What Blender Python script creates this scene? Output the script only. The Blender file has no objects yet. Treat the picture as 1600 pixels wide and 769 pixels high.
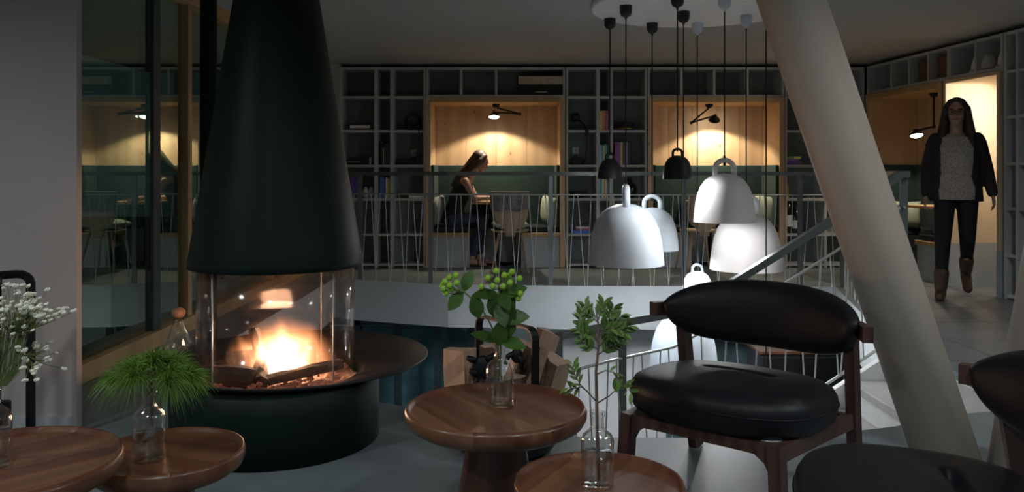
import bpy, bmesh, math, random
from mathutils import Vector, Matrix, Euler
rnd = random.Random(7)
S = bpy.context.scene
C = S.collection
PI = math.pi

# ------------------------------------------------------------------ camera, world, exposure
F, HX, HY, EYE = 1280.0, 800.0, 270.0, 1.10
cam_d = bpy.data.cameras.new('camera')
cam_d.sensor_width = 36.0
cam_d.lens = 36.0 * F / 1600.0
cam_d.shift_y = -(384.5 - HY) / 1600.0
cam_d.clip_start = 0.02
cam = bpy.data.objects.new('camera', cam_d)
C.objects.link(cam)
cam.location = (0, 0, EYE)
cam.rotation_euler = (PI / 2, 0, 0)
S.camera = cam
S.view_settings.view_transform = 'Standard'
S.view_settings.look = 'None'
S.view_settings.exposure = 1.0
S.view_settings.gamma = 1.0
S.view_settings.use_curve_mapping = False
world = bpy.data.worlds.new('dusk')
S.world = world
world.use_nodes = True
world.node_tree.nodes['Background'].inputs[0].default_value = (0.40, 0.62, 0.72, 1)
world.node_tree.nodes['Background'].inputs[1].default_value = 0.03


def light(name, kind, loc, power, col, **kw):
    d = bpy.data.lights.new(name, kind)
    d.energy = power
    d.color = col
    for k, v in kw.items():
        setattr(d, k, v)
    o = bpy.data.objects.new(name, d)
    C.objects.link(o)
    o.location = loc
    return o


# unseen fill lights added to brighten the lounge and the passage (fittings are built with the ceiling)
FILL_LIGHTS = [(-2.6, 1.3, 10, 'before the plaster wall'), (-0.7, 0.5, 7, 'behind the walnut side tables'), (1.0, 0.7, 7, 'behind the lounge chairs'),
        (2.9, 1.6, 13, 'beside the cream columns'), (3.35, 4.3, 6, 'over the passage floor slabs')]
for dx_, dy_, dp_, dl_ in FILL_LIGHTS:
    light('fill_light', 'AREA', (dx_, dy_, 2.335), dp_, (.90, .97, 1.0), shape='DISK', size=.22, spread=2.75)


def at(px, py, d):
    return Vector(((px - HX) / F * d, d, EYE - (py - HY) / F * d))


def X(px, d):
    return (px - HX) / F * d


def Z(py, d):
    return EYE - (py - HY) / F * d


# ------------------------------------------------------------------ materials
MATS = {}


def mat(name, col, rough=0.5, metal=0.0, var=0.12, scale=6.0, bump=0.0, bscale=60.0, stretch=(1, 1, 1), spec=0.5, emit=None, estr=0.0, randval=0.0, sheen=0.0, coat=0.0):
    m = bpy.data.materials.new(name)
    m.use_nodes = True
    nt = m.node_tree
    b = nt.nodes['Principled BSDF']
    b.inputs['Roughness'].default_value = rough
    b.inputs['Metallic'].default_value = metal
    b.inputs['Specular IOR Level'].default_value = spec
    if coat:
        b.inputs['Coat Weight'].default_value = coat
        b.inputs['Coat Roughness'].default_value = 0.15
    if sheen:
        b.inputs['Sheen Weight'].default_value = sheen
    tc = nt.nodes.new('ShaderNodeTexCoord')
    mp = nt.nodes.new('ShaderNodeMapping')
    mp.inputs['Scale'].default_value = stretch
    nt.links.new(tc.outputs['Object'], mp.inputs[0])
    n = nt.nodes.new('ShaderNodeTexNoise')
    n.inputs['Scale'].default_value = scale
    n.inputs['Detail'].default_value = 5
    nt.links.new(mp.outputs[0], n.inputs['Vector'])
    r = nt.nodes.new('ShaderNodeValToRGB')
    r.color_ramp.elements[0].position = 0.3
    r.color_ramp.elements[1].position = 0.7
    r.color_ramp.elements[0].color = (*[c * (1 - var) for c in col], 1)
    r.color_ramp.elements[1].color = (*[min(1, c * (1 + var)) for c in col], 1)
    nt.links.new(n.outputs[0], r.inputs[0])
    out = r.outputs[0]
    if randval:
        oi = nt.nodes.new('ShaderNodeObjectInfo')
        mr = nt.nodes.new('ShaderNodeMapRange')
        mr.inputs['To Min'].default_value = 1 - randval
        mr.inputs['To Max'].default_value = 1 + randval
        nt.links.new(oi.outputs['Random'], mr.inputs[0])
        hs = nt.nodes.new('ShaderNodeHueSaturation')
        nt.links.new(mr.outputs[0], hs.inputs['Value'])
        nt.links.new(out, hs.inputs['Color'])
        out = hs.outputs[0]
    nt.links.new(out, b.inputs['Base Color'])
    if bump:
        bn = nt.nodes.new('ShaderNodeTexNoise')
        bn.inputs['Scale'].default_value = bscale
        bn.inputs['Detail'].default_value = 6
        nt.links.new(mp.outputs[0], bn.inputs['Vector'])
        bp = nt.nodes.new('ShaderNodeBump')
        bp.inputs['Strength'].default_value = bump
        bp.inputs['Distance'].default_value = 0.01
        nt.links.new(bn.outputs[0], bp.inputs['Height'])
        nt.links.new(bp.outputs[0], b.inputs['Normal'])
    if emit:
        b.inputs['Emission Color'].default_value = (*emit, 1)
        b.inputs['Emission Strength'].default_value = estr
    MATS[name] = m
    return m


def wood(name, c0, c1, rough=0.45, axis='Z', scale=3.0, randval=0.0, knots=False, coat=0.0, dist=4.0):
    m = mat(name, c0, rough, var=0, randval=0, coat=coat)
    nt = m.node_tree
    b = nt.nodes['Principled BSDF']
    mp = [x for x in nt.nodes if x.type == 'MAPPING'][0]
    st = {'X': (0.12, 1, 1), 'Y': (1, 0.12, 1), 'Z': (1, 1, 0.12)}[axis]
    mp.inputs['Scale'].default_value = st
    oi = nt.nodes.new('ShaderNodeObjectInfo')
    add = nt.nodes.new('ShaderNodeVectorMath')
    add.operation = 'ADD'
    ml = nt.nodes.new('ShaderNodeMath')
    ml.operation = 'MULTIPLY'
    ml.inputs[1].default_value = 13.0
    nt.links.new(oi.outputs['Random'], ml.inputs[0])
    nt.links.new(mp.outputs[0], add.inputs[0])
    nt.links.new(ml.outputs[0], add.inputs[1])
    n = nt.nodes.new('ShaderNodeTexNoise')
    n.inputs['Scale'].default_value = scale * 4
    n.inputs['Detail'].default_value = 8
    n.inputs['Distortion'].default_value = 0.6
    nt.links.new(add.outputs[0], n.inputs['Vector'])
    w = nt.nodes.new('ShaderNodeTexWave')
    w.wave_type = 'BANDS'
    w.bands_direction = 'X' if axis != 'X' else 'Y'
    w.inputs['Scale'].default_value = scale
    w.inputs['Distortion'].default_value = dist
    w.inputs['Detail'].default_value = 4
    nt.links.new(add.outputs[0], w.inputs['Vector'])
    mx = nt.nodes.new('ShaderNodeMath')
    mx.operation = 'MULTIPLY_ADD'
    mx.inputs[1].default_value = 0.35
    nt.links.new(w.outputs['Fac'], mx.inputs[0])
    mm = nt.nodes.new('ShaderNodeMath')
    mm.operation = 'MULTIPLY'
    mm.inputs[1].default_value = 0.65
    nt.links.new(n.outputs[0], mm.inputs[0])
    nt.links.new(mm.outputs[0], mx.inputs[2])
    r = nt.nodes.new('ShaderNodeValToRGB')
    r.color_ramp.elements[0].position = 0.25
    r.color_ramp.elements[1].position = 0.75
    r.color_ramp.elements[0].color = (*c0, 1)
    r.color_ramp.elements[1].color = (*c1, 1)
    nt.links.new(mx.outputs[0], r.inputs[0])
    out = r.outputs[0]
    if knots:
        v = nt.nodes.new('ShaderNodeTexVoronoi')
        v.inputs['Scale'].default_value = 3.2
        mp2 = nt.nodes.new('ShaderNodeMapping')
        mp2.inputs['Scale'].default_value = (1, 1, 1.7) if axis == 'X' else (1.7, 1.7, 1)
        tc = [x for x in nt.nodes if x.type == 'TEX_COORD'][0]
        ad2 = nt.nodes.new('ShaderNodeVectorMath')
        ad2.operation = 'ADD'
        nt.links.new(tc.outputs['Object'], mp2.inputs[0])
        nt.links.new(mp2.outputs[0], ad2.inputs[0])
        nt.links.new(ml.outputs[0], ad2.inputs[1])
        nt.links.new(ad2.outputs[0], v.inputs['Vector'])
        kr = nt.nodes.new('ShaderNodeValToRGB')
        kr.color_ramp.elements[0].position = 0.03
        kr.color_ramp.elements[0].color = (0.45, 0.33, 0.25, 1)
        kr.color_ramp.elements[1].position = 0.10
        kr.color_ramp.elements[1].color = (1, 1, 1, 1)
        nt.links.new(v.outputs['Distance'], kr.inputs[0])
        mix = nt.nodes.new('ShaderNodeMixRGB')
        mix.blend_type = 'MULTIPLY'
        mix.inputs[0].default_value = 1
        nt.links.new(out, mix.inputs[1])
        nt.links.new(kr.outputs[0], mix.inputs[2])
        out = mix.outputs[0]
    if randval:
        mr = nt.nodes.new('ShaderNodeMapRange')
        mr.inputs['To Min'].default_value = 1 - randval
        mr.inputs['To Max'].default_value = 1 + randval
        nt.links.new(oi.outputs['Random'], mr.inputs[0])
        hs = nt.nodes.new('ShaderNodeHueSaturation')
        nt.links.new(mr.outputs[0], hs.inputs['Value'])
        nt.links.new(out, hs.inputs['Color'])
        out = hs.outputs[0]
    nt.links.new(out, b.inputs['Base Color'])
    bp = nt.nodes.new('ShaderNodeBump')
    bp.inputs['Strength'].default_value = 0.08
    bp.inputs['Distance'].default_value = 0.01
    nt.links.new(n.outputs[0], bp.inputs['Height'])
    nt.links.new(bp.outputs[0], b.inputs['Normal'])
    return m


def thin_glass(name, tint, refl_tint, ior=1.5, boost=1.0, rough=0.0):
    """clear pane: physical Fresnel share reflected, the rest let through"""
    m = bpy.data.materials.new(name)
    m.use_nodes = True
    nt = m.node_tree
    nt.nodes.clear()
    o = nt.nodes.new('ShaderNodeOutputMaterial')
    t = nt.nodes.new('ShaderNodeBsdfTransparent')
    t.inputs[0].default_value = (*tint, 1)
    g = nt.nodes.new('ShaderNodeBsdfGlossy')
    g.inputs['Color'].default_value = (*refl_tint, 1)
    g.inputs['Roughness'].default_value = rough
    lw = nt.nodes.new('ShaderNodeLayerWeight')
    lw.inputs[0].default_value = 0.5
    p5 = nt.nodes.new('ShaderNodeMath')
    p5.operation = 'POWER'
    p5.inputs[1].default_value = 5.0
    nt.links.new(lw.outputs['Facing'], p5.inputs[0])
    f0 = ((ior - 1) / (ior + 1)) ** 2
    f = nt.nodes.new('ShaderNodeMath')
    f.operation = 'MULTIPLY_ADD'
    f.inputs[1].default_value = 1 - f0
    f.inputs[2].default_value = f0
    nt.links.new(p5.outputs[0], f.inputs[0])
    k = nt.nodes.new('ShaderNodeMath')
    k.operation = 'MULTIPLY'
    k.use_clamp = True
    k.inputs[1].default_value = boost
    mx = nt.nodes.new('ShaderNodeMixShader')
    nt.links.new(f.outputs[0], k.inputs[0])
    nt.links.new(k.outputs[0], mx.inputs[0])
    nt.links.new(t.outputs[0], mx.inputs[1])
    nt.links.new(g.outputs[0], mx.inputs[2])
    nt.links.new(mx.outputs[0], o.inputs[0])
    MATS[name] = m
    return m


def emis(name, col, strength):
    m = bpy.data.materials.new(name)
    m.use_nodes = True
    nt = m.node_tree
    nt.nodes.clear()
    o = nt.nodes.new('ShaderNodeOutputMaterial')
    e = nt.nodes.new('ShaderNodeEmission')
    e.inputs[0].default_value = (*col, 1)
    e.inputs[1].default_value = strength
    nt.links.new(e.outputs[0], o.inputs[0])
    MATS[name] = m
    return m


mat('plaster', (0.50, 0.455, 0.435), 0.9, var=0.03, scale=3, bump=0.05)
mat('ceiling_paint', (0.50, 0.50, 0.49), 0.9, var=0.03, scale=2)
mat('disc_white', (0.92, 0.91, 0.90), 0.6, var=0.02)
mat('concrete', (0.20, 0.235, 0.245), 0.42, var=0.14, scale=2.2, bump=0.06, bscale=30)
mat('tile', (0.17, 0.185, 0.192), 0.36, var=0.12, scale=3, bump=0.05, randval=0.08)
mat('fascia', (0.50, 0.535, 0.545), 0.8, var=0.04, scale=3)
mat('lower_wall', (0.72, 0.72, 0.71), 0.8, var=0.03)
mat('lower_teal', (0.075, 0.125, 0.14), 0.6, var=0.15)
mat('lower_blue', (0.40, 0.44, 0.44), 0.6, var=0.3, scale=2, stretch=(1, 1, 4))
mat('lower_floor', (0.10, 0.14, 0.15), 0.4, var=0.15)
mat('stone_tread', (0.46, 0.45, 0.43), 0.5, var=0.12, scale=5, stretch=(1, 4, 1))
mat('cream_steel', (0.63, 0.525, 0.435), 0.6, var=0.03, scale=4, bump=0.03)
mat('shelf_grey', (0.50, 0.525, 0.53), 0.6, var=0.05)
mat('shelf_back', (0.21, 0.25, 0.225), 0.7, var=0.35, scale=1.3)
mat('rail_steel', (0.15, 0.17, 0.17), 0.38, metal=0.35, var=0.08)
mat('rod_steel', (0.50, 0.52, 0.49), 0.4, metal=0.4, var=0.06)
mat('hood_black', (0.0055, 0.017, 0.0125), 0.48, var=0.15, bump=0.04, bscale=200, spec=0.22)
mat('plate_black', (0.022, 0.018, 0.018), 0.45, var=0.2, bump=0.04, bscale=120)
mat('soft_black', (0.012, 0.014, 0.016), 0.5, var=0.2)
mat('metal_black', (0.012, 0.012, 0.013), 0.4, metal=0.3, var=0.15)
mat('leather', (0.008, 0.009, 0.012), 0.46, var=0.2, scale=30, bump=0.08, bscale=260, spec=0.32)
mat('felt_green', (0.017, 0.045, 0.041), 0.95, var=0.15, scale=30, bump=0.15, bscale=200, sheen=0.1)
mat('felt_dark', (0.022, 0.032, 0.040), 0.95, var=0.15, scale=30, bump=0.15, bscale=200)
mat('base_white', (0.42, 0.46, 0.49), 0.6, var=0.04)
mat('bell_white', (0.66, 0.72, 0.78), 0.55, var=0.01)
mat('bell_cream', (0.76, 0.72, 0.70), 0.55, var=0.01)
mat('bell_black', (0.014, 0.016, 0.02), 0.5, var=0.1)
mat('cable', (0.01, 0.01, 0.01), 0.6, var=0)
mat('leaf', (0.05, 0.12, 0.014), 0.45, var=0.3, scale=14, randval=0.3)
mat('leaf_small', (0.11, 0.20, 0.035), 0.5, var=0.25, scale=14, randval=0.3)
mat('needle', (0.13, 0.25, 0.03), 0.5, var=0.4, scale=18)
mat('berry', (0.32, 0.60, 0.05), 0.35, var=0.15, scale=20)
mat('stem', (0.12, 0.16, 0.045), 0.6, var=0.2)
mat('twig', (0.15, 0.10, 0.075), 0.7, var=0.25)
mat('blossom', (0.85, 0.84, 0.70), 0.7, var=0.1)
mat('log_bark', (0.14, 0.08, 0.055), 0.9, var=0.5, scale=14, bump=0.6, bscale=40)
mat('log_cut', (0.52, 0.34, 0.235), 0.8, var=0.25, scale=9, stretch=(1, 1, 0.15), bump=0.3, bscale=30)
mat('log_char', (0.02, 0.015, 0.013), 0.9, var=0.5, bump=0.5)
mat('ash', (0.22, 0.15, 0.13), 0.95, var=0.7, scale=40, bump=0.8, bscale=80, emit=(1.0, 0.18, 0.05), estr=0.02)
mat('skin', (0.46, 0.27, 0.20), 0.55, var=0.06, scale=12)
mat('skin_dim', (0.44, 0.26, 0.20), 0.55, var=0.06, scale=12)
mat('hair_dark', (0.028, 0.016, 0.012), 0.5, var=0.5, scale=50, stretch=(1, 1, 0.1), bump=0.5, bscale=90)
mat('hair_brown', (0.07, 0.04, 0.03), 0.5, var=0.5, scale=50, stretch=(1, 1, 0.1), bump=0.5, bscale=90)
mat('jacket', (0.026, 0.016, 0.018), 0.85, var=0.25, scale=20, bump=0.2)
mat('trousers', (0.010, 0.010, 0.013), 0.8, var=0.2)
mat('jeans', (0.035, 0.05, 0.10), 0.85, var=0.3, scale=25)
mat('top_black', (0.012, 0.011, 0.014), 0.8, var=0.2)
mat('boots', (0.085, 0.040, 0.024), 0.6, var=0.3, scale=20)
mat('eye', (0.02, 0.015, 0.012), 0.2, var=0)
mat('lip', (0.36, 0.13, 0.11), 0.5, var=0)
mat('cushion_mint', (0.44, 0.52, 0.41), 0.9, var=0.06, scale=20, bump=0.15, bscale=150)
mat('cushion_grey', (0.25, 0.27, 0.26), 0.9, var=0.2, scale=30, bump=0.15)
mat('blanket', (0.26, 0.25, 0.255), 0.95, var=0.25, scale=40, bump=0.3, bscale=160)
mat('paper', (0.72, 0.72, 0.70), 0.8, var=0.04)
mat('radio_cloth', (0.55, 0.47, 0.35), 0.9, var=0.25, scale=60)
mat('brass', (0.62, 0.50, 0.28), 0.35, metal=0.8, var=0.1)
mat('gold_foil', (0.75, 0.50, 0.08), 0.35, metal=0.7, var=0.15)
mat('bottle_dark', (0.010, 0.014, 0.010), 0.15, var=0.1)
mat('white_gloss', (0.75, 0.76, 0.75), 0.4, var=0.02)
mat('cork', (0.36, 0.20, 0.11), 0.8, var=0.3, scale=40)
mat('box_brown', (0.16, 0.085, 0.065), 0.8, var=0.2)
mat('lawn', (0.035, 0.06, 0.035), 0.95, var=0.4, scale=5, bump=0.3)
mat('hedge', (0.02, 0.05, 0.02), 0.9, var=0.5, scale=9, bump=1.0, bscale=12)
mat('door_frame', (0.035, 0.055, 0.062), 0.5, var=0.1)
wood('oak', (0.42, 0.26, 0.12), (0.58, 0.38, 0.19), 0.5, 'Z', 2.0)
wood('pine', (0.54, 0.365, 0.205), (0.67, 0.475, 0.295), 0.55, 'Z', 1.6, randval=0.05, knots=True, dist=6)
wood('pine_edge', (0.50, 0.31, 0.14), (0.62, 0.41, 0.20), 0.55, 'X', 1.6)
wood('pine_pale', (0.66, 0.52, 0.34), (0.74, 0.60, 0.42), 0.6, 'Z', 1.4, knots=True)
wood('walnut', (0.105, 0.038, 0.019), (0.155, 0.060, 0.029), 0.36, 'Y', 5.0, randval=0.15, coat=0.15)
wood('walnut_pale', (0.155, 0.064, 0.029), (0.205, 0.090, 0.041), 0.36, 'Y', 5.0, randval=0.15, coat=0.15)
wood('walnut_red', (0.125, 0.042, 0.022), (0.165, 0.06, 0.031), 0.36, 'Y', 5.0, randval=0.15, coat=0.15)
wood('walnut_leg', (0.09, 0.032, 0.018), (0.14, 0.055, 0.03), 0.38, 'Z', 5.0, randval=0.25)
wood('walnut_dark', (0.045, 0.020, 0.017), (0.095, 0.046, 0.038), 0.45, 'Z', 6.0)
wood('chair_oak', (0.44, 0.32, 0.22), (0.56, 0.42, 0.30), 0.5, 'Z', 4.0)
thin_glass('pane_glass', (0.62, 0.74, 0.68), (0.80, 0.92, 0.84), 1.55, 3.6)
thin_glass('fire_glass', (0.92, 0.89, 0.88), (1, 0.95, 0.93), 1.5, 0.8, 0.10)
thin_glass('bottle_glass', (0.975, 0.985, 0.98), (1, 1, 1), 1.5, 2.2)
thin_glass('water', (0.96, 0.975, 0.965), (1, 1, 1), 1.33, 1.2)
thin_glass('door_glass', (0.72, 0.85, 0.88), (0.8, 0.95, 1), 1.5, 1.6, 0.05)
emis('lamp_glow', (1.0, 0.93, 0.80), 14.0)
emis('bulb_glow', (0.93, 0.97, 1.0), 6.0)
# blouse with a mottled print
mb_ = mat('blouse', (0.40, 0.34, 0.28), 0.85, var=0.0)
nt_ = mb_.node_tree
v_ = nt_.nodes.new('ShaderNodeTexVoronoi')
v_.inputs['Scale'].default_value = 42
r_ = nt_.nodes.new('ShaderNodeValToRGB')
r_.color_ramp.elements[0].color = (0.09, 0.07, 0.06, 1)
r_.color_ramp.elements[1].color = (0.46, 0.40, 0.34, 1)
r_.color_ramp.elements[0].position = 0.12
r_.color_ramp.elements[1].position = 0.5
nt_.links.new(v_.outputs['Distance'], r_.inputs[0])
nt_.links.new(r_.outputs[0], nt_.nodes['Principled BSDF'].inputs['Base Color'])


def M(n):
    return MATS[n]


# ------------------------------------------------------------------ mesh helpers
class MB:
    def __init__(self):
        self.bm = bmesh.new()

    def box(self, x0, x1, y0, y1, z0, z1, mi=0, xf=None):
        v = [Vector((x, y, z)) for x in (x0, x1) for y in (y0, y1) for z in (z0, z1)]
        if xf:
            v = [xf @ p for p in v]
        v = [self.bm.verts.new(p) for p in v]
        for f in ((0, 1, 3, 2), (4, 6, 7, 5), (0, 4, 5, 1), (2, 3, 7, 6), (0, 2, 6, 4), (1, 5, 7, 3)):
            fc = self.bm.faces.new([v[i] for i in f])
            fc.material_index = mi
        return self

    def bevel(self, w=0.004, seg=2):
        bmesh.ops.recalc_face_normals(self.bm, faces=self.bm.faces)
        bmesh.ops.bevel(self.bm, geom=list(self.bm.edges), offset=w, segments=seg, affect='EDGES', profile=0.5)
        return self

    def lathe(self, prof, n=32, c=(0, 0, 0), mi=0, closed=False):
        rings = []
        for r, z in prof:
            if r < 1e-6:
                rings.append([self.bm.verts.new((c[0], c[1], c[2] + z))])
            else:
                rings.append([self.bm.verts.new((c[0] + r * math.cos(2 * PI * i / n), c[1] + r * math.sin(2 * PI * i / n), c[2] + z)) for i in range(n)])
        prs = list(zip(rings, rings[1:]))
        if closed:
            prs.append((rings[-1], rings[0]))
        for a, b in prs:
            for i in range(n):
                j = (i + 1) % n
                if len(a) == 1 and len(b) == 1:
                    continue
                if len(a) == 1:
                    f = self.bm.faces.new((a[0], b[j], b[i]))
                elif len(b) == 1:
                    f = self.bm.faces.new((a[i], a[j], b[0]))
                else:
                    f = self.bm.faces.new((a[i], a[j], b[j], b[i]))
                f.material_index = mi
                f.smooth = True
        return self

    def tube(self, pts, r, n=8, mi=0, cap=True, flat=None, closed=False, up=None):
        """sweep a circle (or an ellipse / flat bar via flat=(a,b)) along pts; r number or list"""
        pts = [Vector(p) for p in pts]
        m = len(pts)
        rings = []
        prev = None
        for k, p in enumerate(pts):
            a = pts[k - 1] if (k > 0 or closed) else p
            b = pts[(k + 1) % m] if (k < m - 1 or closed) else p
            t = (b - a).normalized()
            if prev is None:
                u = Vector(up) if up else (Vector((0, 0, 1)) if abs(t.z) < 0.9 else Vector((1, 0, 0)))
            else:
                u = prev
            u = (u - t * u.dot(t)).normalized()
            prev = u
            w = t.cross(u)
            rr = r[k] if isinstance(r, (list, tuple)) else r
            if flat == 'bar':
                q = [u * rr[0] + w * rr[1], u * rr[0] - w * rr[1], -u * rr[0] - w * rr[1], -u * rr[0] + w * rr[1]] if isinstance(rr, (tuple, list)) else None
                rings.append([self.bm.verts.new(p + e) for e in q])
            else:
                ra, rb = rr if isinstance(rr, (tuple, list)) else (rr, rr)
                rings.append([self.bm.verts.new(p + u * (ra * math.cos(2 * PI * i / n)) + w * (rb * math.sin(2 * PI * i / n))) for i in range(n)])
        prs = list(zip(rings, rings[1:]))
        if closed:
            prs.append((rings[-1], rings[0]))
        nn = len(rings[0])
        for a, b in prs:
            for i in range(nn):
                j = (i + 1) % nn
                f = self.bm.faces.new((a[i], a[j], b[j], b[i]))
                f.material_index = mi
                f.smooth = flat != 'bar'
        if cap and not closed:
            self.bm.faces.new(rings[0][::-1]).material_index = mi
            self.bm.faces.new(rings[-1]).material_index = mi
        return self

    def bar(self, pts, a, b, up=None, mi=0, closed=False):
        return self.tube(pts, [(a, b)] * len(pts), flat='bar', up=up, mi=mi, closed=closed)

    def ball(self, c, r, n=12, mi=0, sc=(1, 1, 1), rot=None):
        mtx = Matrix.Translation(c)
        if rot:
            mtx = mtx @ rot.to_4x4()
        mtx = mtx @ Matrix.Diagonal((r * sc[0], r * sc[1], r * sc[2], 1))
        nv = max(5, n * 2 // 3)
        rings = [[self.bm.verts.new(mtx @ Vector((0, 0, -1)))]]
        for k in range(1, nv):
            th = PI * k / nv
            rings.append([self.bm.verts.new(mtx @ Vector((math.sin(th) * math.cos(2 * PI * i / n), math.sin(th) * math.sin(2 * PI * i / n), -math.cos(th)))) for i in range(n)])
        rings.append([self.bm.verts.new(mtx @ Vector((0, 0, 1)))])
        for a, b in zip(rings, rings[1:]):
            for i in range(n):
                j = (i + 1) % n
                q = (a[0], b[j], b[i]) if len(a) == 1 else (a[i], a[j], b[0]) if len(b) == 1 else (a[i], a[j], b[j], b[i])
                f = self.bm.faces.new(q)
                f.smooth = True
                f.material_index = mi
        return self

    def prism(self, poly, z0, z1, mi=0):
        lo = [self.bm.verts.new((x, y, z0)) for x, y in poly]
        hi = [self.bm.verts.new((x, y, z1)) for x, y in poly]
        n = len(poly)
        self.bm.faces.new(lo[::-1]).material_index = mi
        self.bm.faces.new(hi).material_index = mi
        for i in range(n):
            j = (i + 1) % n
            self.bm.faces.new((lo[i], lo[j], hi[j], hi[i])).material_index = mi
        return self

    def mesh(self, name, recalc=True):
        if recalc:
            bmesh.ops.recalc_face_normals(self.bm, faces=self.bm.faces)
        me = bpy.data.meshes.new(name)
        self.bm.to_mesh(me)
        self.bm.free()
        return me

    def build(self, name, mats, parent=None, recalc=True, loc=None, smooth=False):
        me = self.mesh(name, recalc)
        return mkobj(name, me, mats, parent, loc)


def mkobj(name, me, mats, parent=None, loc=None):
    if not isinstance(mats, (list, tuple)):
        mats = [mats]
    if not me.materials:
        for m in mats:
            me.materials.append(M(m) if isinstance(m, str) else m)
    o = bpy.data.objects.new(name, me)
    C.objects.link(o)
    if parent:
        o.parent = parent
    if loc is not None:
        o.location = loc
    return o


def tag(o, label, cat, group=None):
    o['label'] = label
    o['category'] = cat
    if group:
        o['group'] = group
    return o


def thing(name, label, cat, loc=(0, 0, 0), rotz=0.0, group=None):
    o = bpy.data.objects.new(name, None)
    o.empty_display_size = 0.1
    C.objects.link(o)
    o.location = loc
    o.rotation_euler = (0, 0, rotz)
    return tag(o, label, cat, group)


def struct(o):
    o['kind'] = 'structure'
    return o


def stuff(o):
    o['kind'] = 'stuff'
    return o


def struct_empty(name, loc=(0, 0, 0), rotz=0.0):
    o = bpy.data.objects.new(name, None)
    C.objects.link(o)
    o.location = loc
    o.rotation_euler = (0, 0, rotz)
    return struct(o)


def bez(p0, p1, p2, p3, n):
    out = []
    for i in range(n + 1):
        t = i / n
        out.append(Vector(p0) * (1 - t) ** 3 + Vector(p1) * 3 * t * (1 - t) ** 2 + Vector(p2) * 3 * t * t * (1 - t) + Vector(p3) * t ** 3)
    return out


# ------------------------------------------------------------------ setting: floors and void
CEIL = 2.37
D0 = 9.5            # front plane of the back wall shelving
VOID = [(-0.64, 3.93), (0.02, 3.56), (0.30, 3.40), (1.14, 3.39), (1.66, 3.55), (1.96, 3.72), (2.36, 3.80),
        (2.36, 5.14), (2.41, 5.14), (3.12, 7.90), (0.6, 7.95), (-0.63, 8.06), (-1.63, 8.45), (-1.85, 8.6), (-1.85, 5.2), (-1.5, 4.5)]
OUTER = [(-4.6, -1.6), (6.2, -1.6), (6.2, 10.4), (-2.36, 10.4), (-2.36, 3.56), (-4.6, 3.56)]


def slab(name, outer, hole, z0, z1, mats):
    bm = bmesh.new()
    ed = []
    for loop in (outer, hole):
        vs = [bm.verts.new((x, y, z1)) for x, y in loop]
        ed += [bm.edges.new((vs[i], vs[(i + 1) % len(vs)])) for i in range(len(vs))]
    bmesh.ops.triangle_fill(bm, edges=ed, use_beauty=True, normal=(0, 0, 1))
    r = bmesh.ops.extrude_face_region(bm, geom=list(bm.faces))
    for g in r['geom']:
        if isinstance(g, bmesh.types.BMVert):
            g.co.z = z0
    bmesh.ops.recalc_face_normals(bm, faces=bm.faces)
    for f in bm.faces:
        f.material_index = 0 if f.normal.z > 0.5 else 1
    me = bpy.data.meshes.new(name)
    bm.to_mesh(me)
    bm.free()
    return struct(mkobj(name, me, mats))


floor = slab('floor', OUTER, VOID, -0.42, 0.0, ['concrete', 'fascia'])


def clip(poly, a, b):
    """keep the part of poly to the right of the line a->b"""
    out = []
    def s(p):
        return -((b[0] - a[0]) * (p[1] - a[1]) - (b[1] - a[1]) * (p[0] - a[0]))
    for i in range(len(poly)):
        p, q = poly[i], poly[(i + 1) % len(poly)]
        sp, sq = s(p), s(q)
        if sp >= 0:
            out.append(p)
        if (sp > 0) != (sq > 0) and abs(sp - sq) > 1e-9:
            t = sp / (sp - sq)
            out.append((p[0] + (q[0] - p[0]) * t, p[1] + (q[1] - p[1]) * t))
    return out


def XR(d):
    return 4.914 - 0.086 * d


# large floor slabs in the passage along the right wall
TX, TY = 1.25, 0.62
for j in range(11):
    for i in range(-1, 3):
        x0, y0 = 2.40 + (i + 0.37 * (j % 2)) * TX, 2.9 + j * TY
        p = [(x0 + .004, y0 + .004), (x0 + TX - .004, y0 + .004), (x0 + TX - .004, y0 + TY - .004), (x0 + .004, y0 + TY - .004)]
        p = clip(p, (2.45, 5.0), (3.15, 7.80)) if y0 > 4.4 and y0 < 7.6 else clip(p, (2.46, 2), (2.46, 9)) if y0 < 7.6 else clip(p, (3.16, 2), (3.16, 9.6))
        if len(p) > 2:
            p = clip(p, (XR(9.4) - .02, 9.4), (XR(3) - .02, 3))
        if len(p) > 2:
            p = clip(p, (1, 9.42), (6, 9.42))
        if len(p) > 2:
            MB().prism(p, 0.0, 0.006).build('floor_tile', 'tile', floor)

# ceiling
cl = MB().box(-4.6, 6.2, -1.6, 10.4, CEIL, CEIL + 0.3).build('ceiling', 'ceiling_paint')
struct(cl)
for dx_, dy_, dp_, dl_ in FILL_LIGHTS:  # ring fittings for the added out-of-view fill lights
    t = thing('ceiling_fill_light', 'added unseen round ceiling fill light ' + dl_, 'lamp', (dx_, dy_, CEIL), 0, 'added ceiling fill lights')
    MB().lathe([(.12, 0), (.15, 0), (.15, -.02), (.125, -.03), (.12, -.03)], 28, closed=True).build('ring', 'disc_white', t)
# plaster wall in front on the left, with its skirting
wl = struct(MB().box(-4.6, -1.87, 3.52, 3.56, 0, CEIL).build('wall_left', 'plaster'))
struct(MB().box(-4.6, -1.865, 3.505, 3.52, 0, 0.055).build('baseboard_left', 'shelf_grey'))
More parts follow.
